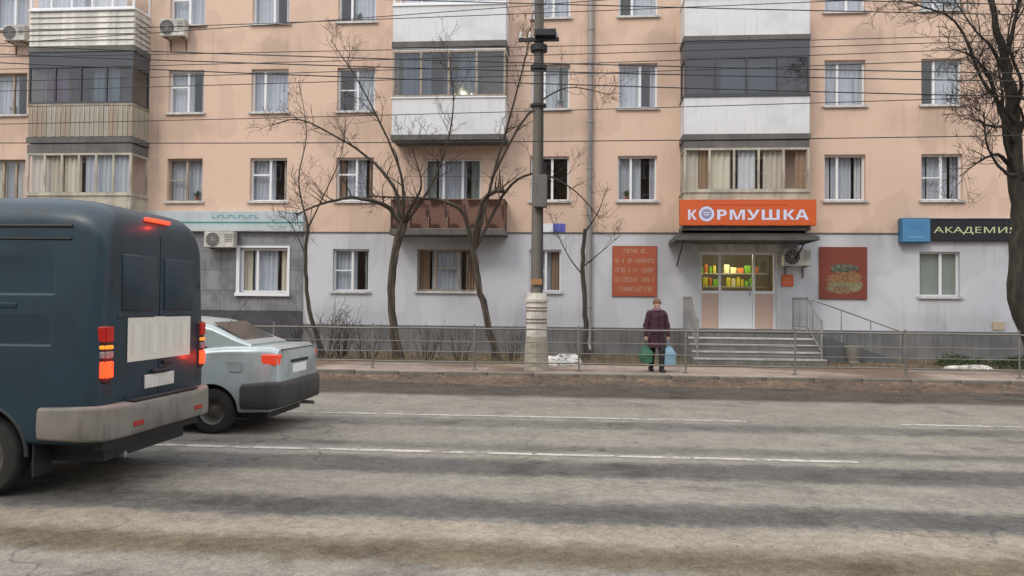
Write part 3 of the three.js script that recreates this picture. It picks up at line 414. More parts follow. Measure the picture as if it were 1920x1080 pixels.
// ---------------------------------------------------------------- signs and fittings on the wall
function printed(w, h, d, tex, side) { // a board with a printed front
  const front = new THREE.PlaneGeometry(w - 0.004, h - 0.004).translate(0, 0, d + 0.003); return [front, S(0xffffff, 0.55, { map: tex })];
}
{ // orange shop sign on the balcony over the entrance
  const x0 = FX(1274, 1.1, 400), x1 = FX(1531, 1.1, 400), y0 = FY(1402, 423, 1.1), y1 = FY(1402, 374, 1.1), w = x1 - x0, h = y1 - y0;
  const o = thing('shop_sign', 'long orange shop sign with pale lettering above the dark entrance canopy', 'sign', [(x0 + x1) / 2, (y0 + y1) / 2, ZB + 0.005]);
  mesh('sign_box', [rbox(w, h, 0.14, 0.012, 0, 0, 0.07)], M.orange, o);
  const T = canvasTex(1536, 288, (c, W, H) => {
    c.fillStyle = '#cf5a22'; c.fillRect(0, 0, W, H); c.fillStyle = 'rgba(150,40,30,.35)'; c.fillRect(330, 44, 900, 22);
    c.fillStyle = '#d8d7e8'; c.font = 'bold 168px sans-serif'; c.textBaseline = 'middle'; c.strokeStyle = '#7b3340'; c.lineWidth = 5; c.textAlign = 'left';
    const put = (s, x, wd) => { c.save(); c.translate(x, 172); const m = c.measureText(s).width; c.scale(wd / m, 1); c.strokeText(s, 0, 0); c.fillText(s, 0, 0); c.restore(); };
    put('К', 70, 120); put('РМУШКА', 400, 1060);
    c.beginPath(); c.arc(300, 160, 92, 0, 6.3); c.fillStyle = '#d3d2e4'; c.fill(); c.stroke(); c.beginPath(); c.arc(300, 160, 60, 0, 6.3); c.fillStyle = '#8f8aa8'; c.fill(); c.fillStyle = '#d3d2e4'; c.fillRect(262, 138, 76, 12); c.fillRect(272, 164, 60, 12);
  });
  const [g, m] = printed(w - 0.05, h - 0.05, 0.14, T); mesh('sign_face', g, m, o);
}
{ // canopy over the door
  const x0 = FX(1268, 1.95, 445), x1 = FX(1536, 1.95, 445), xm0 = FX(1285, 1.0, 426), xm1 = FX(1518, 1.0, 426), yb = FY(1402, 450, 1.95), yt = FY(1402, 426, 1.0);
  const o = thing('entrance_canopy', 'dark sheet metal canopy over the shop entrance', 'canopy', [0, 0, 0]);
  const v = (x, y, z) => new THREE.Vector3(x, y, z);
  const quad = (a, b, c, d) => { const g = new THREE.BufferGeometry(); g.setAttribute('position', new THREE.Float32BufferAttribute([a, b, c, a, c, d].flatMap((p) => [p.x, p.y, p.z]), 3)); g.computeVertexNormals(); return uvm(g); };
  const A = v(x0, yb + 0.1, 1.95), Bp = v(x1, yb + 0.1, 1.95), C = v(xm1, yt, 0.02), D = v(xm0, yt, 0.02), C2 = v(x1, yb + 0.1, 0.02), D2 = v(x0, yb + 0.1, 0.02);
  mesh('canopy_roof', [quad(A, Bp, C, D), quad(Bp, C2, C, C), quad(D2, A, D, D), quad(A, D2, C2, Bp)], M.canopy, o);
  mesh('fascia', [box3(x0 - 0.01, x1 + 0.01, yb, yb + 0.1, 1.92, 1.96), box3(x0 - 0.01, x0 + 0.02, yb, yb + 0.1, 0.03, 1.92), box3(x1 - 0.02, x1 + 0.01, yb, yb + 0.1, 0.03, 1.92)], S(lin(0.09, 0.095, 0.09), 0.5, { map: dirtT }), o);
  mesh('soffit', [box3(x0 + 0.03, x1 - 0.03, yb + 0.05, yb + 0.08, 0.03, 1.9)], M.slab, o);
  for (const x of [x0 + 0.25, x1 - 0.25]) mesh('strut', [bar([x, yb + 0.03, 1.6], [x, yb - 0.62, 0.03], 0.022)], M.black, o);
  const li = thing('entrance_lintel_board', 'pale board above the shop door under the dark canopy', 'board', [(dx0 + dx1) / 2, dTop + 0.14, 0]); mesh('board', [rbox(dx1 - dx0 + 0.5, 0.2, 0.06, 0.01, 0, 0, 0.028)], M.siding, li);
}
{ // list of goods on an orange board
  const mk = (px0, px1, py0, py1, name, label, cat, draw) => { const x0 = FX(px0, 0.05, 510), x1 = FX(px1, 0.05, 510), y0 = FY((px0 + px1) / 2, py1, 0.05), y1 = FY((px0 + px1) / 2, py0, 0.05), w = x1 - x0, h = y1 - y0; const o = thing(name, label, cat, [(x0 + x1) / 2, (y0 + y1) / 2, 0]); mesh('board', [rbox(w, h, 0.04, 0.006, 0, 0, 0.02)], S(lin(0.3, 0.09, 0.04), 0.6), o); const [g, m] = printed(w, h, 0.04, canvasTex(512, 512, draw)); mesh('print', g, m, o); return o; };
  const lineText = (c, y, h, x0, x1, col) => { c.fillStyle = col; let x = x0; while (x < x1) { const w = 10 + hash(x | 0, y, 3) * 16; if (hash(x | 0, y, 8) > 0.16) { c.fillRect(x, y, 5, h); c.fillRect(x, y + (hash(x | 0, y, 4) > 0.5 ? 0 : h / 2 - 3), w, 6); if (hash(x | 0, y, 5) > 0.45) c.fillRect(x + w - 5, y, 5, h); if (hash(x | 0, y, 6) > 0.6) c.fillRect(x, y + h - 6, w, 6); } x += w + 8; } };
  mk(1148, 1232, 461, 556, 'goods_list_board', 'orange red board with five lines of pale lettering beside the entrance', 'board', (c, W, H) => { c.fillStyle = '#a85636'; c.fillRect(0, 0, W, H); c.strokeStyle = '#8d4630'; c.lineWidth = 12; c.strokeRect(0, 0, W, H); lineText(c, 30, 42, 130, 380, '#b89a85'); for (let i = 1; i < 5; i++) lineText(c, 30 + i * 96, 46, 36, 470, '#b39480'); });
  mk(1536, 1626, 463, 561, 'food_poster', 'dark red poster with a green and brown picture between the entrance and a blind window', 'poster', (c, W, H) => {
    c.fillStyle = '#7c3a2b'; c.fillRect(0, 0, W, H);
    for (let i = 0; i < 1500; i++) { c.globalAlpha = 0.55; const cl = i % 5, an = hash(i, 1, 2) * 6.283, ra = Math.sqrt(hash(i, 2, 2)), x = [270, 180, 330, 250, 380][cl] + Math.cos(an) * ra * [150, 110, 120, 190, 80][cl], y = [215, 330, 300, 400, 370][cl] + Math.sin(an) * ra * [48, 60, 50, 55, 60][cl], g = y < 250 ? ['#5d6a55', '#39463a', '#74806c', '#2f3a31'] : y < 350 ? ['#7d5c3c', '#8c6a47', '#6a4a2e', '#9a7850'] : ['#84805c', '#75795a', '#8f8a66', '#6e6a48']; c.fillStyle = g[Math.floor(hash(i, 3, 2) * 4)]; c.beginPath(); c.ellipse(x, y, 4 + 16 * hash(i, 4, 2), 3 + 8 * hash(i, 5, 2), hash(i, 6, 2), 0, 6.3); c.fill(); }
  });
  mk(1466, 1488, 515, 537, 'notice_plate', 'small orange notice plate by the shop door', 'notice', (c, W, H) => { c.fillStyle = '#d8683c'; c.fillRect(0, 0, W, H); lineText(c, 150, 60, 70, 440, '#e6b59c'); lineText(c, 290, 60, 70, 440, '#e6b59c'); });
}
{ // blue light box and long black sign
  const bx0 = FX(1690, 0.3, 430), bx1 = FX(1746, 0.3, 430), y0 = FY(1717, 455, 0.3), y1 = FY(1717, 408, 0.3);
  const o = thing('light_box_sign', 'blue square box sign at the end of the long black sign', 'sign', [(bx0 + bx1) / 2, (y0 + y1) / 2, 0.0]);
  mesh('sign_box', [rbox(bx1 - bx0, y1 - y0, 0.28, 0.04, 0, 0, 0.145)], S(lin(0.05, 0.19, 0.36), 0.45, { map: dirtT }), o);
  const [g, m] = printed(bx1 - bx0 - 0.09, y1 - y0 - 0.09, 0.287, canvasTex(256, 256, (c) => { c.fillStyle = '#4b84ad'; c.fillRect(0, 0, 256, 256); c.fillStyle = '#6d9dc0'; c.fillRect(40, 200, 176, 14); c.fillStyle = '#3a719c'; c.fillRect(60, 70, 130, 8); c.fillRect(70, 96, 120, 8); c.strokeStyle = '#5c93ba'; c.lineWidth = 8; c.strokeRect(6, 6, 244, 244); })); mesh('sign_face', g, m, o);
  const sx0 = bx1 + 0.01, sx1 = FX(1916, 0.12, 430), s0 = FY(1830, 452, 0.12), s1 = FY(1830, 410, 0.12), w = sx1 - sx0, h = s1 - s0;
  const s = thing('black_shop_sign', 'long black sign with pale yellow lettering above the blind window', 'sign', [(sx0 + sx1) / 2, (s0 + s1) / 2, 0.0]);
  mesh('sign_box', [rbox(w, h, 0.12, 0.008, 0, 0, 0.065)], S(lin(0.012, 0.013, 0.014), 0.4), s); mesh('trim', [bx(w + 0.02, 0.02, 0.15, 0, h / 2 + 0.011, 0.077)], M.sill, s);
  const [g2, m2] = printed(w - 0.02, h - 0.02, 0.125, canvasTex(1536, 384, (c, W, H) => { c.fillStyle = '#191c1e'; c.fillRect(0, 0, W, H); c.fillStyle = '#cfd0a0'; c.font = '150px sans-serif'; c.textBaseline = 'middle'; c.textAlign = 'center'; c.save(); c.translate(W / 2 + 10, 195); c.scale(1500 / c.measureText('АКАДЕМИЯ').width * 0.94, 1); c.fillText('АКАДЕМИЯ', 0, 0); c.restore(); })); mesh('sign_face', g2, m2, s);
}
{ // pale shop sign with a teal stripe over the cladding
  const x0 = FX(200, 0.22, 415), x1 = FX(568, 0.22, 415), y0 = FY(480, 432, 0.22), y1 = FY(480, 396, 0.22), w = x1 - x0, h = y1 - y0;
  const o = thing('pale_shop_sign', 'pale grey sign with a teal stripe above the grey clad shop front', 'sign', [(x0 + x1) / 2, (y0 + y1) / 2, 0]);
  mesh('sign_box', [rbox(w, h, 0.2, 0.01, 0, 0, 0.105)], S(lin(0.48, 0.56, 0.59), 0.5, { map: faintT }), o); mesh('stripe', [bx(w - 0.02, 0.035, 0.012, 0, -h * 0.08, 0.212)], S(lin(0.03, 0.25, 0.25), 0.5), o);
  const L = []; for (let i = 0; i < 9; i++) { const x = w / 2 - 2.9 + i * 0.17; L.push(bx(0.03, 0.1, 0.01, x, h * 0.22, 0.211)); if (i % 2) L.push(bx(0.1, 0.025, 0.01, x + 0.065, h * 0.22 + 0.037, 0.211)); else L.push(bx(0.1, 0.025, 0.01, x + 0.065, h * 0.22 - 0.037, 0.211)); } mesh('lettering', L, S(lin(0.12, 0.38, 0.39), 0.5), o);
  mesh('lower_trim', [bx(w, 0.02, 0.2, 0, -h / 2 - 0.011, 0.106)], M.sill, o);
}
{ // house number plate
  const x0 = FX(1002, 0.03, 427), x1 = FX(1060, 0.03, 427), y0 = FY(1030, 435, 0.03), y1 = FY(1030, 419, 0.03); const w = x1 - x0;
  const o = thing('house_number_plate', 'white and blue street name plate behind the concrete pole', 'plate', [(x0 + x1) / 2, (y0 + y1) / 2, 0.002]);
  mesh('name_panel', [rbox(w * 0.6, y1 - y0, 0.025, 0.005, -w * 0.2, 0, 0.0135)], M.pvc, o); mesh('number_panel', [rbox(w * 0.39, y1 - y0, 0.03, 0.005, w * 0.3, 0, 0.016)], S(lin(0.12, 0.13, 0.48), 0.5), o);
  const p = thing('paint_patch_cover', 'small beige hatch cover low on the white wall under the black sign', 'hatch', [FX(1872, 0, 611), FY(1872, 611), -0.004]); mesh('cover', [rbox(0.34, 0.24, 0.03, 0.006, 0, 0, 0.0165)], S(lin(0.5, 0.4, 0.28), 0.8), p);
}
function acUnit(px, py, w, h, z, label) {
  const p = P(px, py, z), o = thing('air_conditioner', label, 'air conditioner', [p.x, p.y, 0], 0, 'air conditioner units on the facade');
  mesh('casing', [rbox(w, h, 0.3, 0.03, 0, 0, 0.3)], M.acWhite, o);
  const r = h * 0.42; mesh('fan_opening', [cyl(r, r, 0.012, 28).rotateX(Math.PI / 2).translate(-w * 0.2, 0, 0.455)], M.acDark, o);
  const ring = []; for (let i = 1; i <= 4; i++) ring.push(new THREE.TorusGeometry(r * i / 4, 0.005, 5, 28).translate(-w * 0.2, 0, 0.468)); for (let i = 0; i < 6; i++) { const a = i * Math.PI / 6; ring.push(bar([-w * 0.2 - r * Math.cos(a), -r * Math.sin(a), 0.468], [-w * 0.2 + r * Math.cos(a), r * Math.sin(a), 0.468], 0.004, 5)); } mesh('fan_grille', ring, M.acWhite, o);
  mesh('bracket', [bx(0.03, 0.03, 0.44, -w * 0.32, -h / 2 - 0.018, 0.22), bx(0.03, 0.03, 0.44, w * 0.32, -h / 2 - 0.018, 0.22), bx(0.03, 0.3, 0.03, -w * 0.32, -h / 2 - 0.185, 0.02), bx(0.03, 0.3, 0.03, w * 0.32, -h / 2 - 0.185, 0.02)], M.rustMetal, o);
  const sl = []; for (let i = 0; i < 5; i++) sl.push(bx(w * 0.26, 0.012, 0.01, w * 0.33, h * (0.3 - i * 0.1), 0.453)); mesh('vent', sl, M.acDark, o);
}
acUnit(324, 52, 0.8, 0.55, 0.4, 'white air conditioner unit on the peach wall beside the siding balcony');
acUnit(28, 62, 0.72, 0.5, 0.4, 'grey air conditioner unit on the far side of the siding balcony');
acUnit(410, 449, 0.95, 0.5, 0.45, 'white air conditioner unit under the pale teal striped sign');
acUnit(1496, 482, 0.8, 0.52, 0.45, 'white air conditioner unit under the dark entrance canopy');

// ---------------------------------------------------------------- stairs, ramp, railings
const stX0 = FX(1292, 2.2, 660), stX1 = FX(1532, 2.2, 660), zEdge = 1.62, tr = 0.36;
{
  const o = thing('entrance_stairs', 'grey concrete entrance stairs with pale step edges', 'stairs');
  mesh('landing', [box3(stX0, stX1, 0.05, 0.985, 0.05, zEdge)], M.step, o); mesh('nosing', [box3(stX0, stX1, 0.95, 0.99, zEdge + 0.001, zEdge + 0.02), box3(stX0, stX1, 0.986, 0.992, zEdge - 0.06, zEdge + 0.001)], M.nosing, o);
  for (let i = 1; i < 5; i++) { const y = 0.985 - i * 0.167, z = zEdge + (i - 1) * tr; const s = mesh('step', [box3(stX0, stX1, 0.05, y, z + (i > 1 ? 0 : 0.0005), z + tr)], M.step, o); mesh('nosing', [box3(stX0 + 0.004, stX1 - 0.004, y - 0.04, y + 0.004, z + tr + 0.001, z + tr + 0.02), box3(stX0 + 0.004, stX1 - 0.004, y + 0.001, y + 0.007, z + tr - 0.06, z + tr + 0.001)], M.nosing, s); }
  const rail = (x, label) => { const r = thing('stair_railing', label, 'railing'); const zE = zEdge + 4 * tr - 0.1, top = (z) => z < zEdge ? 1.92 : 1.92 - (z - zEdge) / tr * 0.167, fl = (z) => z < zEdge ? 0.985 : 0.985 - Math.ceil((z - zEdge) / tr - 0.001) * 0.167;
    mesh('handrail', [bar([x, 1.92, 0.1], [x, 1.92, zEdge], 0.026), bar([x, 1.92, zEdge], [x, top(zE), zE], 0.026)], M.galv, r); mesh('lower_rail', [bar([x, 1.12, 0.1], [x, 1.12, zEdge], 0.014), bar([x, 1.12, zEdge], [x, top(zE) - 0.8, zE], 0.014)], M.galv, r);
    for (const z of [0.12, 0.85, zEdge - 0.03, zE]) mesh('post', [bar([x, fl(z) - 0.01, z], [x, top(z), z], 0.024)], M.galv, r);
    for (let z = 0.24; z < zE - 0.05; z += 0.13) mesh('baluster', [bar([x, top(z) - 0.8, z], [x, top(z), z], 0.009, 6)], M.galv, r); };
  rail(stX0 + 0.12, 'grey metal railing on the stair side near the goods list board'); rail(stX1 - 0.1, 'grey metal railing on the stair side near the food poster');
  const rx1 = FX(1690, 1.2, 660), r = thing('access_ramp', 'dark grey sloping access ramp beside the entrance stairs', 'ramp');
  const sh = new THREE.Shape([[stX1 + 0.004, 0.06], [rx1, 0.06], [rx1, PAVE + 0.02], [stX1 + 0.004, 0.98]].map((a) => new THREE.Vector2(...a)));
  mesh('ramp_body', uvm(new THREE.ExtrudeGeometry(sh, { depth: 1.15, bevelEnabled: false }).translate(0, 0, 0.3)), S(lin(0.16, 0.175, 0.19), 0.85, { map: concT }), r);
  const hl = (z, n) => { mesh('handrail', [bar([stX1 + 0.1, 1.88, z], [rx1 - 0.1, 1.03, z], 0.022)], M.galv, r); for (let i = 0; i <= 3; i++) { const x = lerp(stX1 + 0.1, rx1 - 0.1, i / 3), yb = lerp(0.97, PAVE, (x - stX1) / (rx1 - stX1)); mesh('post', [bar([x, yb, z], [x, lerp(1.88, 1.03, i / 3), z], 0.018)], M.galv, r); } };
  hl(1.38);
  const up = G(1600, 682, PAVE), u = thing('litter_bin', 'pale concrete litter urn in front of the access ramp', 'litter bin', [up.x, PAVE, up.z]);
  mesh('bowl', new THREE.LatheGeometry([[0.001, 0], [0.16, 0], [0.17, 0.04], [0.13, 0.08], [0.2, 0.2], [0.235, 0.42], [0.25, 0.48], [0.215, 0.48], [0.19, 0.4], [0.001, 0.2]].map((a) => new THREE.Vector2(...a)), 20), M.concrete, u); mesh('rubbish', [rbox(0.18, 0.1, 0.16, 0.03, 0.02, 0.36, 0)], S(lin(0.4, 0.4, 0.36), 0.9), u);
}

// ---------------------------------------------------------------- pedestrian fence
{
  const z = 5.95, o = thing('pedestrian_fence', 'low grey pedestrian fence of thin horizontal rails along the pavement', 'fence');
  const sec = 2.4, X0 = -24, n = 20, hs = [1.1, 0.8, 0.56, 0.33];
  const rg = hs.map((y, i) => bar([0, y, 0], [sec - (i ? 0.05 : 0), y, 0], i === 0 ? 0.02 : i === 3 ? 0.016 : 0.011, 8)), pgm = [cyl(0.023, 0.023, 1.12, 10, 0, 0.62, 0)], pg = join(pgm), cap = new THREE.SphereGeometry(0.026, 10, 6).translate(0, 1.18, 0), fl = cyl(0.07, 0.07, 0.02, 12, 0, PAVE + 0.01, 0);
  for (let i = 0; i <= n; i++) { const p = mesh('post', join([pg, cap, fl]), M.rail, o); p.position.set(X0 + i * sec, 0, z); p.rotation.z = rr(-0.02, 0.02); p.rotation.x = rr(-0.02, 0.02); if (i < n) hs.forEach((y, k) => { const r = mesh('rail', rg[k], M.rail, o); r.position.set(X0 + i * sec + (k ? 0.025 : 0), 0, z); r.rotation.z = rr(-0.004, 0.004); r.rotation.y = rr(-0.005, 0.005); }); }
}

// ---------------------------------------------------------------- concrete pole and overhead cables
const poleZ = 5.6;
function pole(x, label, head = true) {
  const o = thing('concrete_pole', label, 'pole', [x, PAVE, poleZ]);
  mesh('shaft', [cyl(0.105, 0.155, 9.6, 18, 0, 4.8, 0)], M.pole, o);
  const f = mesh('painted_foot', [cyl(0.235, 0.245, 1.02, 20, 0, 1.28, 0), cyl(0.28, 0.28, 0.07, 20, 0, 1.62, 0)], M.limewash, o); mesh('foot_base', [cyl(0.25, 0.3, 0.82, 20, 0, 0.37, 0)], M.limeDirty, o);
  for (const y of [1.45, 1.38, 1.18, 1.1]) mesh('strap', [cyl(0.252, 0.252, 0.025, 20, 0, y, 0)], M.rustMetal, o);
  if (head) {
    for (const [r, h, y] of [[0.2, 0.14, 7.55], [0.19, 0.1, 7.1], [0.19, 0.06, 6.2]]) mesh('clamp', [cyl(r, r, h, 16, 0, y, 0)], M.black, o); mesh('bracket', [bx(0.95, 0.07, 0.08, 0, 7.72, 0.12)], M.black, o); mesh('cable_box', [rbox(0.5, 0.16, 0.22, 0.02, 0.16, 7.845, 0.2)], M.black, o);
    for (const x of [-0.42, -0.2, 0.42]) mesh('insulator', [cyl(0.03, 0.05, 0.14, 10, x, 7.84, 0.12)], M.acWhite, o);
    mesh('notice', [rbox(0.26, 0.13, 0.01, 0.003, 0, 2.05, 0.2)], S(lin(0.35, 0.18, 0.06), 0.8), o);
    mesh('junction_box', [rbox(0.3, 0.75, 0.2, 0.02, 0.08, 4.15, 0.22)], S(lin(0.14, 0.135, 0.125), 0.7, { map: dirtT }), o);
    mesh('conduit', [bar([0.13, 1.7, 0.13], [0.1, 7.6, 0.11], 0.018, 8)], M.black, o);
  }
  return o;
}
pole(FX(1006, poleZ, 600), 'tall concrete pole with whitewashed foot and black cable clamps in front of the house');
const wires = [ // photo row at the left edge and at the right edge, and the distance plane the cable hangs in
  [108, 66, 5.72, 'upper thick'], [131, 76, 5.8, 'second'], [154, 90, 5.9, 'sloping'], [83, -60, 5.75, 'steep'], [172, 110, 6.1, 'lower sloping'], [234, 182, 5.7, 'lowest sloping'], [270, 256, 13.6, 'single trolley'],
  [88, 140, 14.6, 'near downward'], [104, 155, 14.8, 'near lower downward'], [120, 184, 15, 'near third downward'], [62, -12, 6.2, 'high'], [-24, 30, 14.2, 'high near'], [-50, 11, 14.4, 'topmost near'],
];
wires.forEach(([yl, yr, z, word], i) => {
  const a = P(0, yl, z), b = P(1920, yr, z), d = b.clone().sub(a), n = 40, pts = [], r = z > 10 ? 0.0065 : 0.009;
  for (let k = 0; k <= n; k++) { const t = lerp(-1.1, 2.1, k / n), p = a.clone().addScaledVector(d, t); p.y += 0.35 * ((t - 0.5) ** 2) / 2.5 - 0.02; pts.push(p); }
  const o = bag(); tubeInto(o, pts, pts.map(() => r), 6);
  const m = mesh('overhead_cable', unbag(o), M.wire); tag(m, z > 10 ? 'thin black overhead cable hanging above the roadway' : 'black overhead cable strung along the pavement past the concrete pole', 'cable', z > 10 ? 'cables above the roadway' : 'cables along the pavement');
});

// ---------------------------------------------------------------- bare trees
function growTwigs(out, pts, rad, depth, dens, len, up) {
  // side shoots along a limb
  const n = pts.length; let L = 0; for (let i = 1; i < n; i++) L += pts[i].distanceTo(pts[i - 1]);
  const cnt = Math.max(1, Math.round(L * dens * rr(0.8, 1.2)));
  for (let c = 0; c < cnt; c++) {
    const t = lerp(0.15, 1, Math.sqrt(rnd())), f = t * (n - 1), i = Math.min(n - 2, Math.floor(f)), q = pts[i].clone().lerp(pts[i + 1], f - i), r0 = Math.min(lerp(rad[i], rad[i + 1], f - i) * rr(0.4, 0.65), 0.035);
    const T = pts[i + 1].clone().sub(pts[i]).normalize(), side = new THREE.Vector3(rr(-1, 1), rr(-1, 1), rr(-1, 1)); side.addScaledVector(T, -side.dot(T)).normalize();
    const dir = T.clone().multiplyScalar(rr(0.35, 0.9)).addScaledVector(side, rr(0.6, 1.1)); dir.y += up * rr(0.2, 1); dir.normalize();
    const l = len * rr(0.5, 1.15) * (1 - 0.35 * t), seg = depth > 1 ? 5 : 4, bp = [q], br = [Math.max(r0, 0.005)];
    for (let s = 1; s <= seg; s++) { dir.x += rr(-0.25, 0.25); dir.y += rr(-0.2, 0.25) * 1 + up * 0.06; dir.z += rr(-0.25, 0.25); dir.normalize(); bp.push(bp[s - 1].clone().addScaledVector(dir, l / seg)); br.push(Math.max(0.0038, br[0] * (1 - s / seg * 0.85))); }
    tubeInto(out, bp, br, depth > 1 ? 5 : 3);
    if (depth > 1) growTwigs(out, bp, br, depth - 1, dens * 1.15, len * 0.55, up * 0.8);
  }
}
function smooth(pts, rad, k = 4) { const c = new THREE.CatmullRomCurve3(pts, false, 'centripetal'), n = (pts.length - 1) * k, P2 = [], R2 = []; for (let i = 0; i <= n; i++) { const t = i / n, f = t * (rad.length - 1), j = Math.min(rad.length - 2, Math.floor(f)), p = c.getPoint(t); if (i > 0) p.add(new THREE.Vector3(rr(-1, 1), rr(-1, 1), rr(-1, 1)).multiplyScalar(Math.min(0.03, lerp(rad[j], rad[j + 1], f - j) * 0.35))); P2.push(p); R2.push(lerp(rad[j], rad[j + 1], f - j) * (i === n ? 1 : rr(0.94, 1.07))); } return [P2, R2]; }
function bareTree(label, base, zTree, trunk, trunkR, limbs, { mat = M.bark, dens = 3, len = 1, up = 0.5, group } = {}) {
  const o = thing('bare_tree', label, 'tree', [0, 0, 0], 0, group), root = new THREE.Vector3(base.x, PAVE - 0.06, zTree);
  o.position.copy(root);
  const loc = (px, py, dz = 0) => P(px, py, zTree + dz).sub(root);
  const tp = [new THREE.Vector3(0, 0, 0), ...trunk.map((a) => loc(...a))]; let [tpp, trr] = smooth(tp, trunkR, 5); trr[0] *= 1.45; trr[1] *= 1.18;
  const tb = bag(); tubeInto(tb, tpp, trr, 14); mesh('trunk', unbag(tb), mat, o);
  const crown = bag();
  for (const [pts, r0, r1] of limbs) {
    const a = pts.map((q) => loc(...q)), rd = a.map((_, i) => lerp(r0 * 0.82, r1 * 0.8, Math.pow(i / (a.length - 1), 0.8))), [p2, r2] = smooth(a, rd, 4), lb = bag();
    tubeInto(lb, p2, r2, 9); mesh('limb', unbag(lb), mat, o);
    growTwigs(crown, p2, r2, 3, dens, len, up);
  }
  mesh('crown', unbag(crown), mat, o);
  return o;
}
bareTree('bare tree with a pruned trunk and long bare limb before the rusty balcony', G(737, 676, PAVE), 2.7, [[733, 560], [742, 470], [757, 418]], [0.125, 0.105, 0.11, 0.14],
  [[[[755, 425], [722, 385, 0.3], [660, 371, 0.6], [600, 384, 0.8], [555, 402, 0.7]], 0.1, 0.02], [[[752, 415], [738, 350, -0.2], [690, 295, -0.3], [640, 262, -0.2], [560, 224, 0], [505, 236, 0.2]], 0.075, 0.012], [[[757, 415], [752, 330, 0.2], [715, 235, 0.4], [670, 150, 0.5], [620, 75, 0.4]], 0.06, 0.012], [[[760, 418], [800, 362, 0.3], [832, 290, 0.4], [850, 200, 0.5], [842, 100, 0.6]], 0.06, 0.012], [[[756, 420], [775, 380, 0.6], [790, 345, 1.0], [770, 270, 1.2]], 0.07, 0.014]], { dens: 4.2, len: 1.1 });
bareTree('leaning bare tree with a cut limb near the concrete pole', G(926, 680, PAVE), 2.6, [[916, 612], [898, 535], [888, 462]], [0.1, 0.09, 0.085, 0.085],
  [[[[889, 470], [898, 405, 0.3], [915, 366, 0.5], [945, 356, 0.6]], 0.09, 0.07], [[[888, 465], [862, 392, 0.2], [815, 374, 0.4], [735, 370, 0.5], [690, 368, 0.6]], 0.085, 0.02], [[[890, 462], [925, 330, -0.1], [955, 220, 0], [985, 110, 0.2], [1000, 20, 0.3]], 0.065, 0.012], [[[890, 468], [960, 345, 0.4], [1010, 325, 0.6], [1080, 360, 0.7], [1125, 410, 0.7]], 0.06, 0.012], [[[922, 335], [990, 215, 0.3], [1060, 165, 0.5], [1145, 178, 0.6]], 0.045, 0.01]], { dens: 3.9, len: 1.0 });
bareTree('thin bare sapling between the grey cladding and the white wall', G(580, 674, PAVE), 2.2, [[580, 580], [573, 490], [578, 420]], [0.075, 0.06, 0.05, 0.045],
  [[[[578, 425], [560, 340, 0.1], [575, 250, 0.2], [560, 150, 0.2]], 0.035, 0.008], [[[577, 430], [610, 360, 0.2], [640, 290, 0.3], [650, 200, 0.3]], 0.03, 0.008], [[[575, 480], [545, 420, 0.2], [520, 395, 0.3]], 0.025, 0.008]], { dens: 4, len: 0.9, mat: M.barkGrey });
bareTree('thin bare sapling beside the downpipe', G(1098, 676, PAVE), 1.9, [[1098, 590], [1092, 500], [1098, 430]], [0.09, 0.07, 0.06, 0.05],
  [[[[1098, 435], [1120, 400, 0.2], [1140, 350, 0.3]], 0.03, 0.008], [[[1094, 500], [1130, 470, 0.3], [1165, 440, 0.4]], 0.026, 0.007], [[[1095, 520], [1060, 470, 0.2], [1030, 400, 0.3]], 0.028, 0.007]], { dens: 4, len: 0.7, mat: M.barkGrey });
bareTree('large dark bare tree with dense twigs by the long black sign', G(1903, 692, PAVE), 4.6, [[1908, 560], [1912, 430], [1904, 310], [1897, 200], [1884, 110], [1862, 30], [1850, -60]], [0.24, 0.2, 0.19, 0.17, 0.145, 0.1, 0.07, 0.05],
  [[[[1900, 300], [1880, 225, 0.2], [1860, 160, 0.4], [1830, 110, 0.5], [1780, 90, 0.6]], 0.09, 0.014], [[[1898, 250], [1870, 190, -0.2], [1840, 150, -0.4], [1790, 40, -0.5], [1720, 10, -0.4], [1640, -10, -0.2]], 0.075, 0.012], [[[1904, 320], [1870, 290, 0.4], [1840, 300, 0.6], [1800, 330, 0.7]], 0.07, 0.012], [[[1900, 280], [1930, 200, 0.2], [1950, 110, 0.3], [1960, 0, 0.4]], 0.1, 0.02], [[[1890, 150], [1860, 90, 0.2], [1830, 60, 0.3], [1790, 0, 0.4]], 0.07, 0.012], [[[1905, 330], [1885, 270, 0.6], [1880, 190, 0.9], [1870, 110, 1.0]], 0.08, 0.014], [[[1905, 350], [1940, 300, 0.4], [1980, 250, 0.5]], 0.09, 0.014], [[[1884, 110], [1905, 30, 0.2], [1915, -50, 0.3]], 0.08, 0.02], [[[1908, 240], [1880, 200, 0.6], [1855, 175, 1.0], [1835, 185, 1.3]], 0.06, 0.014], [[[1896, 220], [1915, 160, 0.8], [1890, 80, 1.2], [1900, 10, 1.4]], 0.07, 0.014], [[[1906, 330], [1880, 320, 0.9], [1850, 270, 1.3], [1845, 210, 1.4]], 0.06, 0.014], [[[1902, 270], [1882, 240, 0.8], [1850, 235, 1.2], [1815, 215, 1.4]], 0.06, 0.012]], { dens: 6, len: 1.05, mat: M.barkDark, up: 0.35 });

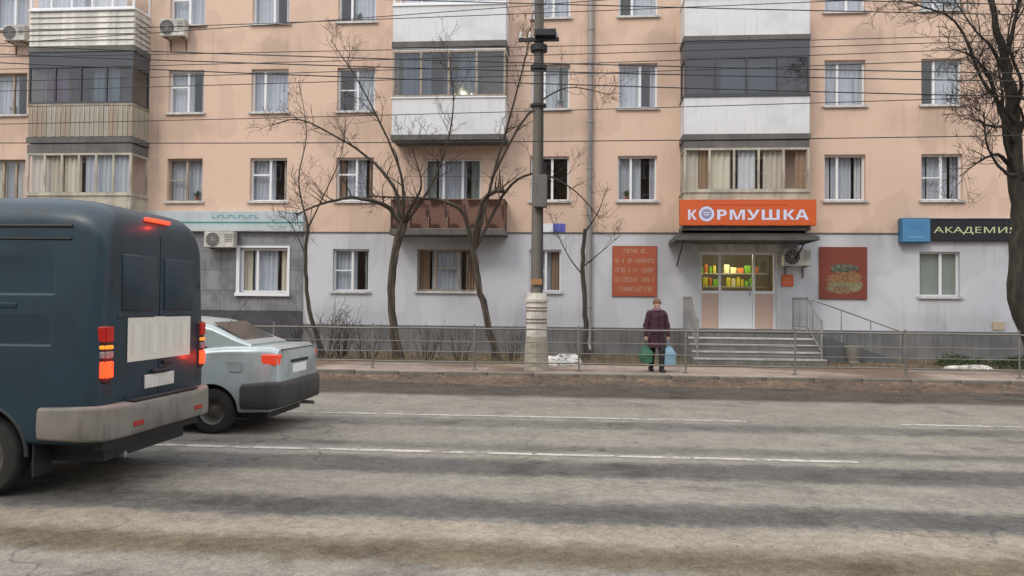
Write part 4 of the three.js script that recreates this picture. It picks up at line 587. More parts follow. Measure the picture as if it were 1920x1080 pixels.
// bare bushes in the front garden
function bush(px, py, h, w, n, label) { const b = G(px, py, PAVE), o = thing('bare_bush', label, 'bush', [b.x, PAVE - 0.03, Math.min(b.z, 3.4)], 0, 'bare bushes in the front garden'), c = bag(); for (let i = 0; i < n; i++) { const a = rr(0, 6.28), d = rr(0, w * 0.25), p = [new THREE.Vector3(Math.cos(a) * d, 0, Math.sin(a) * d)], dir = new THREE.Vector3(Math.cos(a) * rr(0, 0.5), 1, Math.sin(a) * rr(0, 0.5)).normalize(), l = h * rr(0.6, 1.1), r = [rr(0.007, 0.013)]; for (let s = 1; s <= 5; s++) { dir.x += rr(-0.18, 0.18); dir.z += rr(-0.18, 0.18); dir.normalize(); p.push(p[s - 1].clone().addScaledVector(dir, l / 5)); r.push(r[0] * (1 - s * 0.16)); } tubeInto(c, p, r, 4); growTwigs(c, p, r, 2, 2.4, h * 0.35, 0.6); } mesh('stems', unbag(c), M.barkGrey, o); }
[[640, 672, 1.3, 1.1, 22], [690, 675, 1.0, 1.0, 18], [800, 674, 0.9, 1.1, 18], [860, 676, 0.8, 0.9, 14], [960, 677, 0.9, 0.9, 14], [610, 674, 1.5, 0.8, 16], [560, 672, 1.1, 1, 14], [1080, 677, 0.6, 0.7, 9]].forEach(([a, b, h, w, n]) => bush(a, b, h, w, n, 'leafless bush of thin grey stems in the front garden'));

// low evergreen edging, garden kerb and snow heaps
{
  const c0 = G(1690, 672, PAVE), c1 = G(1895, 676, PAVE), o = thing('evergreen_edging', 'low dark green evergreen edging before the plinth under the blind window', 'hedge', [(c0.x + c1.x) / 2, PAVE - 0.03, 2.3]);
  const w = c1.x - c0.x, L = { p: [], n: [], u: [], i: [] };
  const leaf = (x, y, z, s) => { const a = rr(0, 6.28), e = rr(-0.4, 1.2), d = new THREE.Vector3(Math.cos(a) * Math.cos(e), Math.sin(e), Math.sin(a) * Math.cos(e)), q = new THREE.Vector3(rr(-1, 1), rr(-1, 1), rr(-1, 1)).cross(d).normalize().multiplyScalar(s * 0.22), nn = q.clone().cross(d).normalize(), b = L.p.length / 3; for (const [f, g] of [[0, 0], [0.5, 1], [1, 0], [0.5, -1]]) { L.p.push(x + d.x * s * f + q.x * g, y + d.y * s * f + q.y * g, z + d.z * s * f + q.z * g); L.n.push(nn.x, nn.y, nn.z); L.u.push(f, g); } L.i.push(b, b + 1, b + 2, b, b + 2, b + 3); };
  const clumps = []; for (let i = 0; i < 34; i++) clumps.push([rr(-w / 2, w / 2), rr(-0.45, 0.45), rr(0.16, 0.34)]);
  for (const [x, z, r] of clumps) for (let k = 0; k < 420; k++) { const a = rr(0, 6.28), u = Math.sqrt(rnd()), h = r * (1 - u * u) * rr(0.4, 1.15); leaf(x + Math.cos(a) * u * r * 1.5, 0.02 + h, z + Math.sin(a) * u * r * 1.2, rr(0.04, 0.085)); }
  mesh('foliage', unbag(L), S(lin(0.055, 0.075, 0.03), 0.9, { side: THREE.DoubleSide }), o);
  const st = bag(); for (const [x, z, r] of clumps) tubeInto(st, [new THREE.Vector3(x, -0.02, z), new THREE.Vector3(x + rr(-0.05, 0.05), r * 0.6, z)], [0.012, 0.006], 5); mesh('stem', unbag(st), M.bark, o);
  const heap = (px, py, w2, h2, label) => { const b = G(px, py, PAVE), s = thing('snow_heap', label, 'snow heap', [b.x, PAVE - 0.02, b.z]); const g = new THREE.SphereGeometry(1, 48, 20, 0, 6.2832, 0, Math.PI / 2), p = g.attributes.position; for (let i = 0; i < p.count; i++) { const x = p.getX(i), y = p.getY(i), z = p.getZ(i), k = 0.55 + 0.75 * fbm(x * 0.25 + 0.5, z * 0.25 + 0.5, 12, 12, 4, 131 + (px % 7)); p.setXYZ(i, x * w2 * k, Math.pow(y, 1.3) * h2 * k * 1.1, z * w2 * 0.6 * k); } g.computeVertexNormals(); mesh('snow', g, M.snow, s); };
  heap(1052, 685, 0.56, 0.3, 'heap of old white snow beside the concrete pole'); heap(1815, 692, 0.62, 0.12, 'flat patch of old snow before the evergreen edging');
}

// ---------------------------------------------------------------- vehicles
const ev = new Evaluator(); ev.useGroups = false; ev.attributes = ['position', 'normal', 'uv'];
function loft(rings) { // closed rings of equal length, capped
  const n = rings[0].length, p = [], idx = []; rings.forEach((r) => r.forEach((q) => p.push(...q)));
  for (let i = 0; i < rings.length - 1; i++) for (let k = 0; k < n; k++) { const a = i * n + k, b = i * n + (k + 1) % n; idx.push(a, b, a + n, b, b + n, a + n); }
  for (const [ri, flip] of [[0, false], [rings.length - 1, true]]) { const c = p.length / 3, r = rings[ri]; const m = [0, 0, 0]; r.forEach((q) => { for (let j = 0; j < 3; j++) m[j] += q[j] / n; }); p.push(...m); for (let k = 0; k < n; k++) { const a = ri * n + k, b = ri * n + (k + 1) % n; flip ? idx.push(a, b, c) : idx.push(b, a, c); } }
  let vol = 0; for (let i = 0; i < idx.length; i += 3) { const [a, b, c] = [idx[i] * 3, idx[i + 1] * 3, idx[i + 2] * 3]; vol += p[a] * (p[b + 1] * p[c + 2] - p[b + 2] * p[c + 1]) - p[a + 1] * (p[b] * p[c + 2] - p[b + 2] * p[c]) + p[a + 2] * (p[b] * p[c + 1] - p[b + 1] * p[c]); }
  if (vol < 0) for (let i = 0; i < idx.length; i += 3) { const t = idx[i]; idx[i] = idx[i + 1]; idx[i + 1] = t; }
  const g = new THREE.BufferGeometry(); g.setAttribute('position', new THREE.Float32BufferAttribute(p, 3)); g.setAttribute('uv', new THREE.Float32BufferAttribute(new Float32Array(p.length / 3 * 2), 2)); g.setIndex(idx); g.computeVertexNormals(); return g;
}
function section(x, hw, y0, y1, rt, rb, tum, belt = 1.2) { // body cross-section facing along x: flat sides leaning in above the belt, rounded shoulders
  const q = []; const W = (y) => hw - Math.max(0, y - belt) * tum;
  const arc = (cy, cz, ry, rz, a0, a1, m) => { for (let i = 0; i <= m; i++) { const a = lerp(a0, a1, i / m); q.push([x, cy + Math.sin(a) * ry, cz + Math.cos(a) * rz]); } };
  const wt = W(y1 - rt), yb = Math.min(belt, y1 - rt - 0.02);
  arc(y0 + rb, hw - rb, rb, rb, -Math.PI / 2, 0, 4); q.push([x, lerp(y0 + rb, yb, 0.5), hw + 0.005]); q.push([x, yb, hw]); arc(y1 - rt, wt - rt, rt, rt, 0, Math.PI / 2, 8);
  arc(y1 - rt, -(wt - rt), rt, rt, Math.PI / 2, Math.PI, 8); q.push([x, yb, -hw]); q.push([x, lerp(y0 + rb, yb, 0.5), -hw - 0.005]); arc(y0 + rb, -(hw - rb), rb, rb, Math.PI, Math.PI * 1.5, 4);
  return q;
}
function cut(geo, cutters) { let b = new Brush(geo); b.updateMatrixWorld(); for (const c of cutters) { const cb = new Brush(c); cb.updateMatrixWorld(); b = ev.evaluate(b, cb, SUBTRACTION); b.updateMatrixWorld(); } const g = b.geometry.clone(); return g; }
function wheel(parent, x, y, z, r, w, out, hubMat) {
  const g = new THREE.Group(); g.name = 'wheel'; g.position.set(x, y, z); parent.add(g);
  const prof = [[r * 0.62, -w / 2], [r * 0.9, -w / 2], [r * 0.98, -w * 0.38], [r, -w * 0.2], [r, w * 0.2], [r * 0.98, w * 0.38], [r * 0.9, w / 2], [r * 0.62, w / 2]].map((a) => new THREE.Vector2(...a));
  mesh('tyre', new THREE.LatheGeometry(prof, 40).rotateX(Math.PI / 2), S(lin(0.03, 0.029, 0.027), 0.9, { map: dirtT }), g);
  const rp = [[0.001, w * 0.2], [r * 0.2, w * 0.22], [r * 0.3, w * 0.1], [r * 0.5, w * 0.14], [r * 0.58, w * 0.36], [r * 0.63, w * 0.4], [r * 0.63, -w * 0.4], [0.001, -w * 0.4]].map((a) => new THREE.Vector2(...a));
  mesh('rim', new THREE.LatheGeometry(rp, 32).rotateX(Math.PI / 2 * out), hubMat, g);
}
const lampMat = (c, e, k) => new THREE.MeshStandardMaterial({ color: c, roughness: 0.25, emissive: e, emissiveIntensity: k });
{ // the dark teal van; local x runs from the rear bumper to the nose, which points away to -x of the world
  const van = thing('panel_van', 'dark teal high roof panel van with lit brake lights', 'van', [-4.0, 0, 17.03], Math.PI);
  const paint = new THREE.MeshPhysicalMaterial({ color: lin(0.004, 0.027, 0.046), roughness: 0.55, clearcoat: 0.28, clearcoatRoughness: 0.25, map: dirtT });
  const st = [[0, 0.86, 0.5, 2.24, 0.24], [0.02, 0.92, 0.47, 2.36, 0.25], [0.06, 0.95, 0.46, 2.44, 0.26], [0.14, 0.965, 0.45, 2.51, 0.27], [0.3, 0.972, 0.45, 2.555, 0.27], [0.6, 0.975, 0.45, 2.58, 0.27], [1.8, 0.975, 0.45, 2.59, 0.27], [3.5, 0.975, 0.45, 2.585, 0.27], [3.85, 0.97, 0.45, 2.52, 0.3], [4.2, 0.95, 0.45, 2.25, 0.26], [4.55, 0.93, 0.45, 1.8, 0.2], [4.85, 0.93, 0.45, 1.36, 0.16], [5.2, 0.91, 0.45, 1.2, 0.16], [5.45, 0.87, 0.47, 1.05, 0.16], [5.55, 0.8, 0.52, 0.95, 0.14]];
  const body = loft(st.map(([x, hw, y0, y1, rt]) => section(x, hw, y0, y1, rt, 0.06, 0.075)));
  const arch = (x) => new THREE.CylinderGeometry(0.43, 0.43, 2.4, 40).rotateX(Math.PI / 2).translate(x, 0.36, 0);
  const C = [arch(1.05), arch(4.45)];
  const grv = (w, h, d, x, y, z) => new THREE.BoxGeometry(w, h, d).translate(x, y, z);
  C.push(grv(0.05, 1.75, 0.014, 0, 1.42, 0)); const rec = (w, h, d, x, y, z) => new RoundedBoxGeometry(w, h, d, 3, 0.03)
    .translate(x, y, z);
  for (const s of [-1, 1]) { C.push(rec(0.03, 0.5, 0.56, 0.0, 1.84, s * 0.36)); C.push(rec(1.62, 0.38, 0.08, 1.22, 1.9, s * 0.951), rec(1.62, 0.3, 0.06, 1.22, 1.43, s * 0.978)); } for (const s of [-1, 1]) C.push(grv(0.014, 1.5, 0.03, 2.2, 1.35, s * 0.975), grv(0.014, 1.5, 0.03, 3.4, 1.35, s * 0.975));
  const bodyG = cut(body.toNonIndexed(), C);
  mesh('body', uvm(toCreasedNormals(bodyG, 0.6)), paint, van);
  mesh('underbody', [box3(0.1, 5.3, 0.28, 0.46, -0.7, 0.7)], M.black, van);
  // side details: gutter, mouldings, arch lips (both sides)
  for (const s of [-1, 1]) {
    const zs = (y) => s * (0.976 - Math.max(0, y - 1.2) * 0.075);
    mesh('rain_gutter', [bar([0.3, 2.31, zs(2.31) * 0.995], [3.8, 2.31, zs(2.31) * 0.995], 0.016, 6)], M.black, van); mesh('roof_seam', [bar([0.3, 2.2, zs(2.2)], [3.9, 2.2, zs(2.2)], 0.01, 6)], M.black, van);
    mesh('belt_moulding', [rbox(3.1, 0.045, 0.02, 0.008, 2.3, 1.63, zs(1.63))], paint, van); mesh('side_moulding', [rbox(2.2, 0.09, 0.03, 0.01, 2.7, 1.18, zs(1.18) + s * 0.004)], M.black, van); 
    mesh('sill_strip', [rbox(2.4, 0.08, 0.04, 0.015, 2.75, 0.5, s * 0.965)], M.black, van);
    mesh('arch_lip', [new THREE.TorusGeometry(0.435, 0.018, 8, 28, Math.PI).translate(1.05, 0.36, s * 0.968)], M.black, van); mesh('arch_lip', [new THREE.TorusGeometry(0.435, 0.018, 8, 28, Math.PI).translate(4.45, 0.36, s * 0.925)], M.black, van);
    const win = new THREE.Shape([[3.5, 1.42], [4.5, 1.42], [4.3, 1.9], [4.0, 2.12], [3.5, 2.12]].map((a) => new THREE.Vector2(...a))); mesh('side_window', new THREE.ExtrudeGeometry(win, { depth: 0.012, bevelEnabled: false }).translate(0, -1.42, 0).rotateX(-s * 0.075).translate(0, 1.42, zs(1.42) - 0.005 + (s > 0 ? 0.004 : -0.009)), M.tint, van);
    mesh('mirror', [rbox(0.14, 0.34, 0.22, 0.04, 4.35, 1.55, s * 1.12), bar([4.4, 1.5, s * 0.9], [4.36, 1.5, s * 1.05], 0.02)], M.black, van);
    wheel(van, 1.05, 0.345, s * 0.84, 0.345, 0.21, s, M.hub); wheel(van, 4.45, 0.345, s * 0.84, 0.345, 0.21, s, M.hub);
    mesh('mud_flap', [rbox(0.015, 0.3, 0.24, 0.005, 0.58, 0.33, s * 0.82)], M.black, van);
    mesh('headlight', [rbox(0.1, 0.26, 0.3, 0.04, 5.43, 0.86, s * 0.66)], M.acWhite, van);
    // tail lamp clusters on the rear corners
    const lz = s * 0.845, hs = mesh('tail_lamp', [rbox(0.09, 0.5, 0.13, 0.03, 0.028, 1.22, lz)], S(lin(0.05, 0.01, 0.01), 0.3), van);
    const seg = (y, h, m) => mesh('lens', [rbox(0.03, h, 0.1, 0.012, -0.02, y, lz), rbox(0.07, h, 0.03, 0.012, 0.02, y, lz + s * 0.058)], m, hs);
    seg(1.09, 0.14, lampMat(0xaa1208, lin(1, 0.05, 0.012), 1.9)); seg(1.28, 0.035, lampMat(0xb06010, lin(1, 0.4, 0.04), 0.5)); seg(1.39, 0.13, lampMat(0x7a0c08, lin(1, 0.05, 0.03), 0.12)); seg(1.215, 0.06, S(lin(0.25, 0.2, 0.2), 0.25));
    const pl = new THREE.PointLight(0xff3010, 0.07, 0, 2); pl.position.set(-0.13, 1.09, lz + s * 0.05); pl.castShadow = true; pl.name = 'brake_light_glow'; van.add(pl);
    mesh('hinge', [rbox(0.05, 0.09, 0.05, 0.012, 0.02, 0.9, s * 0.8)], M.black, van); mesh('hinge', [rbox(0.05, 0.09, 0.05, 0.012, 0.02, 1.85, s * 0.79)], M.black, van);
    for (const y of [1.54]) mesh('door_rib', [rbox(0.012, 0.035, 0.6, 0.005, -0.001, y, s * 0.4)], paint, van);
  }
  mesh('windscreen', [new THREE.PlaneGeometry(1.5, 1.0).rotateY(Math.PI / 2).rotateZ(0.68).translate(4.42, 2.0, 0)], M.tint, van);
  mesh('grille', [rbox(0.04, 0.16, 0.9, 0.01, 5.53, 0.8, 0)], M.black, van); mesh('front_bumper', [rbox(0.3, 0.32, 1.86, 0.08, 5.5, 0.5, 0)], M.acDark, van);
  const bm = S(lin(0.20, 0.19, 0.172), 0.6, { map: dirtT });
  const bmp = [[-0.13, 0.62, 0.54, 0.74], [-0.12, 0.74, 0.51, 0.77], [-0.09, 0.86, 0.5, 0.785], [-0.03, 0.95, 0.49, 0.79], [0.06, 0.995, 0.49, 0.79], [0.2, 1.008, 0.49, 0.785], [0.5, 1.008, 0.5, 0.775], [0.52, 0.99, 0.52, 0.76]];
  mesh('rear_bumper', uvm(toCreasedNormals(loft(bmp.map(([x, hw, y0, y1]) => section(x, hw, y0, y1, 0.035, 0.03, 0, 0.66))).toNonIndexed(), 0.7)), bm, van, 'dirty pale grey rear bumper');
  mesh('bumper_step', [rbox(0.1, 0.012, 1.2, 0.005, -0.06, 0.797, 0)], M.black, van); mesh('rear_valance', [box3(0.02, 0.1, 0.4, 0.49, -0.85, 0.85)], M.black, van);
  for (const z of [-0.62, 0.62]) mesh('reflector', [rbox(0.012, 0.045, 0.16, 0.004, -0.132, 0.6, z * 0.9)], S(lin(0.3, 0.02, 0.015), 0.3), van);
  const signT = canvasTex(512, 256, (c, W, H) => { c.fillStyle = '#cfcdc0'; c.fillRect(0, 0, W, H); for (let i = 0; i < 11; i++) { c.fillStyle = ['#c5c3b8', '#d7d5ca', '#cac8bc'][i % 3]; c.fillRect(24 + i * 43, 40, 16 + 10 * hash(i, 2, 4), 176); } });
  mesh('rear_sticker', new THREE.PlaneGeometry(1.15, 0.4).rotateY(-Math.PI / 2).translate(-0.006, 1.33, 0.03), S(0xffffff, 0.6, { map: signT }), van, 'pale rectangular sticker across the rear doors');
  mesh('licence_plate', [rbox(0.015, 0.125, 0.53, 0.004, -0.012, 0.93, 0)], S(lin(0.62, 0.62, 0.6), 0.5, { map: dirtT }), van); mesh('plate_lamp', [rbox(0.05, 0.03, 0.3, 0.01, -0.02, 1.02, 0)], M.black, van); mesh('door_handle', [rbox(0.03, 0.04, 0.16, 0.01, -0.015, 1.09, 0.14)], M.black, van);
  const hm = mesh('high_brake_light', [rbox(0.05, 0.035, 0.42, 0.012, 0.035, 2.44, 0)], lampMat(0xaa1208, lin(1, 0.10, 0.04), 0.9), van); hm.rotation.z = 0;
  const pl = new THREE.PointLight(0xff3010, 0.05, 0, 2); pl.position.set(-0.06, 2.44, 0); pl.castShadow = true; pl.name = 'high_brake_glow'; van.add(pl);
  mesh('exhaust', [bar([0.05, 0.3, -0.45], [0.9, 0.3, -0.45], 0.03)], M.galv, van);
}
{ // silver blue saloon beyond the van
  const car = thing('saloon_car', 'silver blue saloon car with dark bumper beyond the teal van', 'car', [-3.78, 0, 13.75], Math.PI);
  const paint = new THREE.MeshPhysicalMaterial({ color: lin(0.42, 0.50, 0.53), roughness: 0.38, metalness: 0.3, clearcoat: 0.6, clearcoatRoughness: 0.2, map: dirtT });
  const low2 = [[0, 0.72, 0.42, 0.98, 0.1], [0.03, 0.77, 0.32, 1.07, 0.09], [0.12, 0.81, 0.28, 1.11, 0.09], [0.7, 0.83, 0.26, 1.1, 0.09], [1.4, 0.84, 0.24, 1.04, 0.08], [2.9, 0.84, 0.24, 0.97, 0.08], [3.7, 0.82, 0.26, 0.9, 0.1], [4.1, 0.76, 0.3, 0.82, 0.12], [4.22, 0.68, 0.38, 0.72, 0.1]];
  const bodyG = cut(loft(low2.map(([x, hw, y0, y1, rt]) => section(x, hw, y0, y1, rt, 0.07, 0.12, 0.6))).toNonIndexed(), [0.85, 3.32].map((x) => new THREE.CylinderGeometry(0.345, 0.345, 2.4, 36).rotateX(Math.PI / 2).translate(x, 0.29, 0)));
  mesh('body', uvm(toCreasedNormals(bodyG, 0.6)), paint, car);
  const gh = [[0.42, 0.66, 1.05, 1.13, 0.04], [0.62, 0.66, 1.02, 1.2, 0.05], [0.95, 0.67, 1.0, 1.36, 0.08], [1.2, 0.68, 0.98, 1.43, 0.1], [1.6, 0.69, 0.96, 1.465, 0.11], [2.1, 0.69, 0.94, 1.455, 0.11], [2.45, 0.68, 0.93, 1.4, 0.1], [2.85, 0.68, 0.92, 1.16, 0.06], [3.05, 0.68, 0.9, 1.02, 0.04]];
  mesh('cabin', toCreasedNormals(loft(gh.map(([x, hw, y0, y1, rt]) => section(x, hw, y0, y1, rt, 0.02, 0.16, 0.98))).toNonIndexed(), 0.5), paint, car);
  const gl = S(lin(0.03, 0.035, 0.04), 0.12);
  mesh('rear_window', [new THREE.PlaneGeometry(1.02, 0.56).rotateY(-Math.PI / 2).rotateZ(-1.08).translate(0.74, 1.275, 0)], gl, car);
  for (const s of [-1, 1]) { const sw = new THREE.Shape([[0.95, 1.06], [1.75, 1.03], [1.75, 1.36], [1.3, 1.34]].map((a) => new THREE.Vector2(...a))), sw2 = new THREE.Shape([[1.82, 1.03], [2.75, 1.02], [2.35, 1.32], [1.82, 1.36]].map((a) => new THREE.Vector2(...a))); for (const h of [sw, sw2]) mesh('side_window', new THREE.ExtrudeGeometry(h, { depth: 0.01, bevelEnabled: false }).translate(0, -1.03, 0).rotateX(-s * 0.16).translate(0, 1.03, s > 0 ? 0.674 : -0.684), gl, car);
    wheel(car, 0.85, 0.285, s * 0.73, 0.285, 0.175, s, M.hub); wheel(car, 3.32, 0.285, s * 0.73, 0.285, 0.175, s, M.hub);
    const tl = mesh('tail_lamp', [rbox(0.1, 0.16, 0.3, 0.035, 0.055, 0.94, s * 0.58), rbox(0.2, 0.14, 0.05, 0.02, 0.13, 0.945, s * 0.752)], lampMat(0xb02818, lin(1, 0.12, 0.06), 0.25), car);
    mesh('side_trim', [rbox(2.2, 0.06, 0.02, 0.008, 2.1, 0.58, s * 0.845)], M.black, car); mesh('sill', [rbox(1.75, 0.14, 0.03, 0.01, 2.09, 0.32, s * 0.83)], M.acDark, car); mesh('mirror', [rbox(0.12, 0.12, 0.16, 0.03, 2.6, 1.02, s * 0.88)], M.black, car); mesh('door_handle', [rbox(0.15, 0.025, 0.02, 0.008, 1.25, 0.86, s * 0.83)], M.black, car); mesh('headlight', [rbox(0.1, 0.14, 0.34, 0.03, 4.15, 0.64, s * 0.5)], M.acWhite, car); }
  mesh('windscreen', [new THREE.PlaneGeometry(1.1, 0.55).rotateY(Math.PI / 2).rotateZ(0.96).translate(2.76, 1.245, 0)], gl, car);
  const cb = [[-0.075, 0.5, 0.42, 0.58], [-0.068, 0.62, 0.38, 0.62], [-0.04, 0.73, 0.35, 0.65], [0.02, 0.8, 0.33, 0.67], [0.12, 0.845, 0.32, 0.67], [0.45, 0.862, 0.32, 0.64], [0.47, 0.85, 0.34, 0.62]];
  mesh('rear_bumper', uvm(toCreasedNormals(loft(cb.map(([x, hw, y0, y1]) => section(x, hw, y0, y1, 0.05, 0.05, 0, 0.5))).toNonIndexed(), 0.7)), S(lin(0.05, 0.05, 0.048), 0.75, { map: dirtT }), car, 'dark plastic rear bumper');
  mesh('boot_seam', [bar([0.02, 1.065, -0.6], [0.02, 1.065, 0.6], 0.006, 5), bar([0.02, 1.065, 0.6], [0.0, 0.72, 0.5], 0.005, 5), bar([0.02, 1.065, -0.6], [0.0, 0.72, -0.5], 0.005, 5)], M.black, car);
  mesh('boot_trim', [rbox(0.03, 0.05, 0.7, 0.01, 0.012, 0.9, 0)], M.black, car); mesh('exhaust', [bar([-0.06, 0.27, 0.45], [0.5, 0.27, 0.45], 0.025)], M.galv, car); mesh('aerial', [bar([1.0, 1.38, 0], [0.7, 1.75, 0], 0.004, 5)], M.black, car);
  for (const s of [-1, 1]) { mesh('door_seam', [bar([1.78, 0.4, s * 0.845], [1.78, 1.0, s * 0.8], 0.005, 5)], M.black, car); mesh('fuel_flap', [rbox(0.16, 0.14, 0.006, 0.002, 0.55, 0.86, s * 0.812)], paint, car); }
  mesh('front_bumper', [rbox(0.2, 0.3, 1.5, 0.07, 4.15, 0.45, 0)], M.acDark, car);
  mesh('licence_plate', [rbox(0.015, 0.115, 0.52, 0.004, 0.005, 0.8, 0)], M.pvc, car); mesh('underbody', [box3(0.2, 4.0, 0.18, 0.3, -0.6, 0.6)], M.black, car);
}

// ---------------------------------------------------------------- the person with two bags
function surf(sdf, c, half, res) { // marching cubes of a signed distance field in a box
  const mc = new MarchingCubes(res, new THREE.MeshStandardMaterial(), false, false, 200000); mc.isolation = 0;
  for (let k = 0; k < res; k++) for (let j = 0; j < res; j++) for (let i = 0; i < res; i++) mc.field[i + j * res + k * res * res] = -sdf(c[0] + (i - res / 2) / (res / 2) * half[0], c[1] + (j - res / 2) / (res / 2) * half[1], c[2] + (k - res / 2) / (res / 2) * half[2]);
  mc.update(); const n = mc.count, g = new THREE.BufferGeometry(), p = new Float32Array(n * 3); for (let i = 0; i < n; i++) for (let a = 0; a < 3; a++) p[3 * i + a] = c[a] + mc.positionArray[3 * i + a] * half[a];
  g.setAttribute('position', new THREE.BufferAttribute(p, 3)); const m = mergeVertices(g, 1e-5); m.computeVertexNormals(); m.setAttribute('uv', new THREE.Float32BufferAttribute(new Float32Array(m.attributes.position.count * 2), 2)); return m;
}
const cap = (x, y, z, a, b, r0, r1) => { const dx = b[0] - a[0], dy = b[1] - a[1], dz = b[2] - a[2], t = clamp(((x - a[0]) * dx + (y - a[1]) * dy + (z - a[2]) * dz) / (dx * dx + dy * dy + dz * dz)); return Math.hypot(x - a[0] - dx * t, y - a[1] - dy * t, z - a[2] - dz * t) - lerp(r0, r1, t); };
const smin = (a, b, k) => { const h = clamp(0.5 + 0.5 * (b - a) / k); return lerp(b, a, h) - k * h * (1 - h); };
{
  const f = G(1231, 697, PAVE), o = thing('person', 'person in a maroon coat and dark trousers carrying a green and a light blue bag', 'person', [f.x, PAVE, f.z], 0.15);
  const skin = S(lin(0.5, 0.31, 0.23), 0.6);
  const J = { sh: (s) => [s * 0.17, 1.33 - s * 0.012, 0], el: (s) => [s * 0.245, 1.07, -0.03], wr: (s) => [s * 0.26, 0.83, 0.03], hip: (s) => [s * 0.085, 0.86, 0], kn: (s) => [s * 0.09, 0.48, s * 0.1 + 0.03], an: (s) => [s * 0.085, 0.09, s * 0.16 - 0.02] };
  const bodyF = (x, y, z) => { let d = cap(x, y, z * 1.25, [0, 1.24, 0], [0, 0.9, 0], 0.13, 0.13); d = smin(d, cap(x, y, z, [0, 1.3, 0], [0, 1.47, 0.01], 0.06, 0.05), 0.05); for (const s of [-1, 1]) { d = smin(d, cap(x, y, z, J.sh(s), J.el(s), 0.05, 0.042), 0.05); d = smin(d, cap(x, y, z, J.el(s), J.wr(s), 0.042, 0.03), 0.02); d = smin(d, cap(x, y, z, J.hip(s), J.kn(s), 0.08, 0.055), 0.04); d = smin(d, cap(x, y, z, J.kn(s), J.an(s), 0.052, 0.036), 0.02); } return d; };
  const headF = (x, y, z) => { // face looks to +z
    let d = Math.hypot(x / 0.074, (y - 1.555) / 0.098, (z - 0.0) / 0.09) * 0.085 - 0.085; d = smin(d, cap(x, y, z, [0, 1.5, 0.035], [0, 1.475, 0.06], 0.045, 0.026), 0.04); d = smin(d, cap(x, y, z, [0, 1.565, 0.085], [0, 1.535, 0.1], 0.009, 0.014), 0.012); for (const s of [-1, 1]) { d = Math.max(d, -(Math.hypot(x - s * 0.03, (y - 1.56) * 1.3, z - 0.094) - 0.013)); d = smin(d, Math.hypot(x - s * 0.03, y - 1.56, z - 0.078) - 0.011, 0.004); d = smin(d, Math.hypot((x - s * 0.075) * 1.6, y - 1.55, z) - 0.022, 0.01); } d = smin(d, cap(x, y, z, [-0.018, 1.505, 0.083], [0.018, 1.505, 0.083], 0.007, 0.007), 0.006); return smin(d, cap(x, y, z, [0, 1.48, -0.005], [0, 1.4, 0], 0.05, 0.052), 0.03); };
  const handF = (s) => (x, y, z) => { let d = cap(x, y, z, [s * 0.26, 0.83, 0.03], [s * 0.262, 0.775, 0.035], 0.03, 0.032); [-0.027, -0.009, 0.009, 0.027].forEach((k, i) => { const zz = 0.035 + k, L = [0.9, 1, 0.95, 0.78][i]; let e = cap(x, y, z, [s * 0.265, 0.765, zz], [s * 0.272, 0.765 - 0.035 * L, zz], 0.0095, 0.009); e = smin(e, cap(x, y, z, [s * 0.272, 0.765 - 0.035 * L, zz], [s * 0.25, 0.715 + 0.004 * i, zz], 0.009, 0.0085), 0.004); e = smin(e, cap(x, y, z, [s * 0.25, 0.715 + 0.004 * i, zz], [s * 0.238, 0.738, zz], 0.0085, 0.008), 0.004); d = smin(d, e, 0.006); }); return smin(d, smin(cap(x, y, z, [s * 0.252, 0.8, 0.055], [s * 0.236, 0.765, 0.066], 0.012, 0.01), cap(x, y, z, [s * 0.236, 0.765, 0.066], [s * 0.236, 0.738, 0.055], 0.01, 0.009), 0.004), 0.01); };
  mesh('body', [surf(bodyF, [0, 0.78, 0], [0.36, 0.78, 0.26], 72), surf(headF, [0, 1.52, 0.01], [0.14, 0.16, 0.14], 64), surf(handF(1), [0.26, 0.78, 0.035], [0.07, 0.1, 0.08], 48), surf(handF(-1), [-0.26, 0.78, 0.035], [0.07, 0.1, 0.08], 48)], skin, o);
  const coatF = (x, y, z) => { let d = cap(x, y, z * 1.28, [0, 1.25, 0], [0, 0.92, 0], 0.165, 0.17); d = smin(d, cap(x, y, z * 1.2, [0, 0.92, 0], [0, 0.5, 0], 0.17, 0.235), 0.05); d = smin(d, cap(x, y, z, [-0.13, 1.35, 0], [0.13, 1.35, 0], 0.075, 0.075), 0.06); d = smin(d, cap(x, y, z, [0, 1.38, 0], [0, 1.45, 0.005], 0.085, 0.072), 0.03); for (const s of [-1, 1]) d = smin(d, smin(cap(x, y, z, J.sh(s), J.el(s), 0.075, 0.064), cap(x, y, z, J.el(s), [s * 0.259, 0.85, 0.026], 0.064, 0.052), 0.03), 0.03); d += 0.007 * Math.sin(Math.atan2(z, x) * 9 + y * 3) * clamp((1.0 - y) * 2.2) + 0.005 * Math.sin(y * 34 + x * 20) * Math.sin(x * 31 + z * 25); d = Math.max(d, 0.56 - y + 0.012 * Math.sin(Math.atan2(z, x) * 7)); return d; };
  mesh('coat', surf(coatF, [0, 0.98, 0], [0.38, 0.52, 0.3], 84), S(lin(0.055, 0.02, 0.032), 0.95), o, 'knee length maroon coat');
  mesh('coat_front', [rbox(0.012, 0.72, 0.012, 0.004, 0.012, 0.98, 0.163), ...[1.24, 1.1, 0.96, 0.82].map((y) => new THREE.SphereGeometry(0.014, 8, 6).translate(0.035, y, 0.15)), rbox(0.11, 0.03, 0.02, 0.006, -0.1, 0.9, 0.137), rbox(0.11, 0.03, 0.02, 0.006, 0.1, 0.9, 0.137)], S(lin(0.03, 0.012, 0.018), 0.9), o);
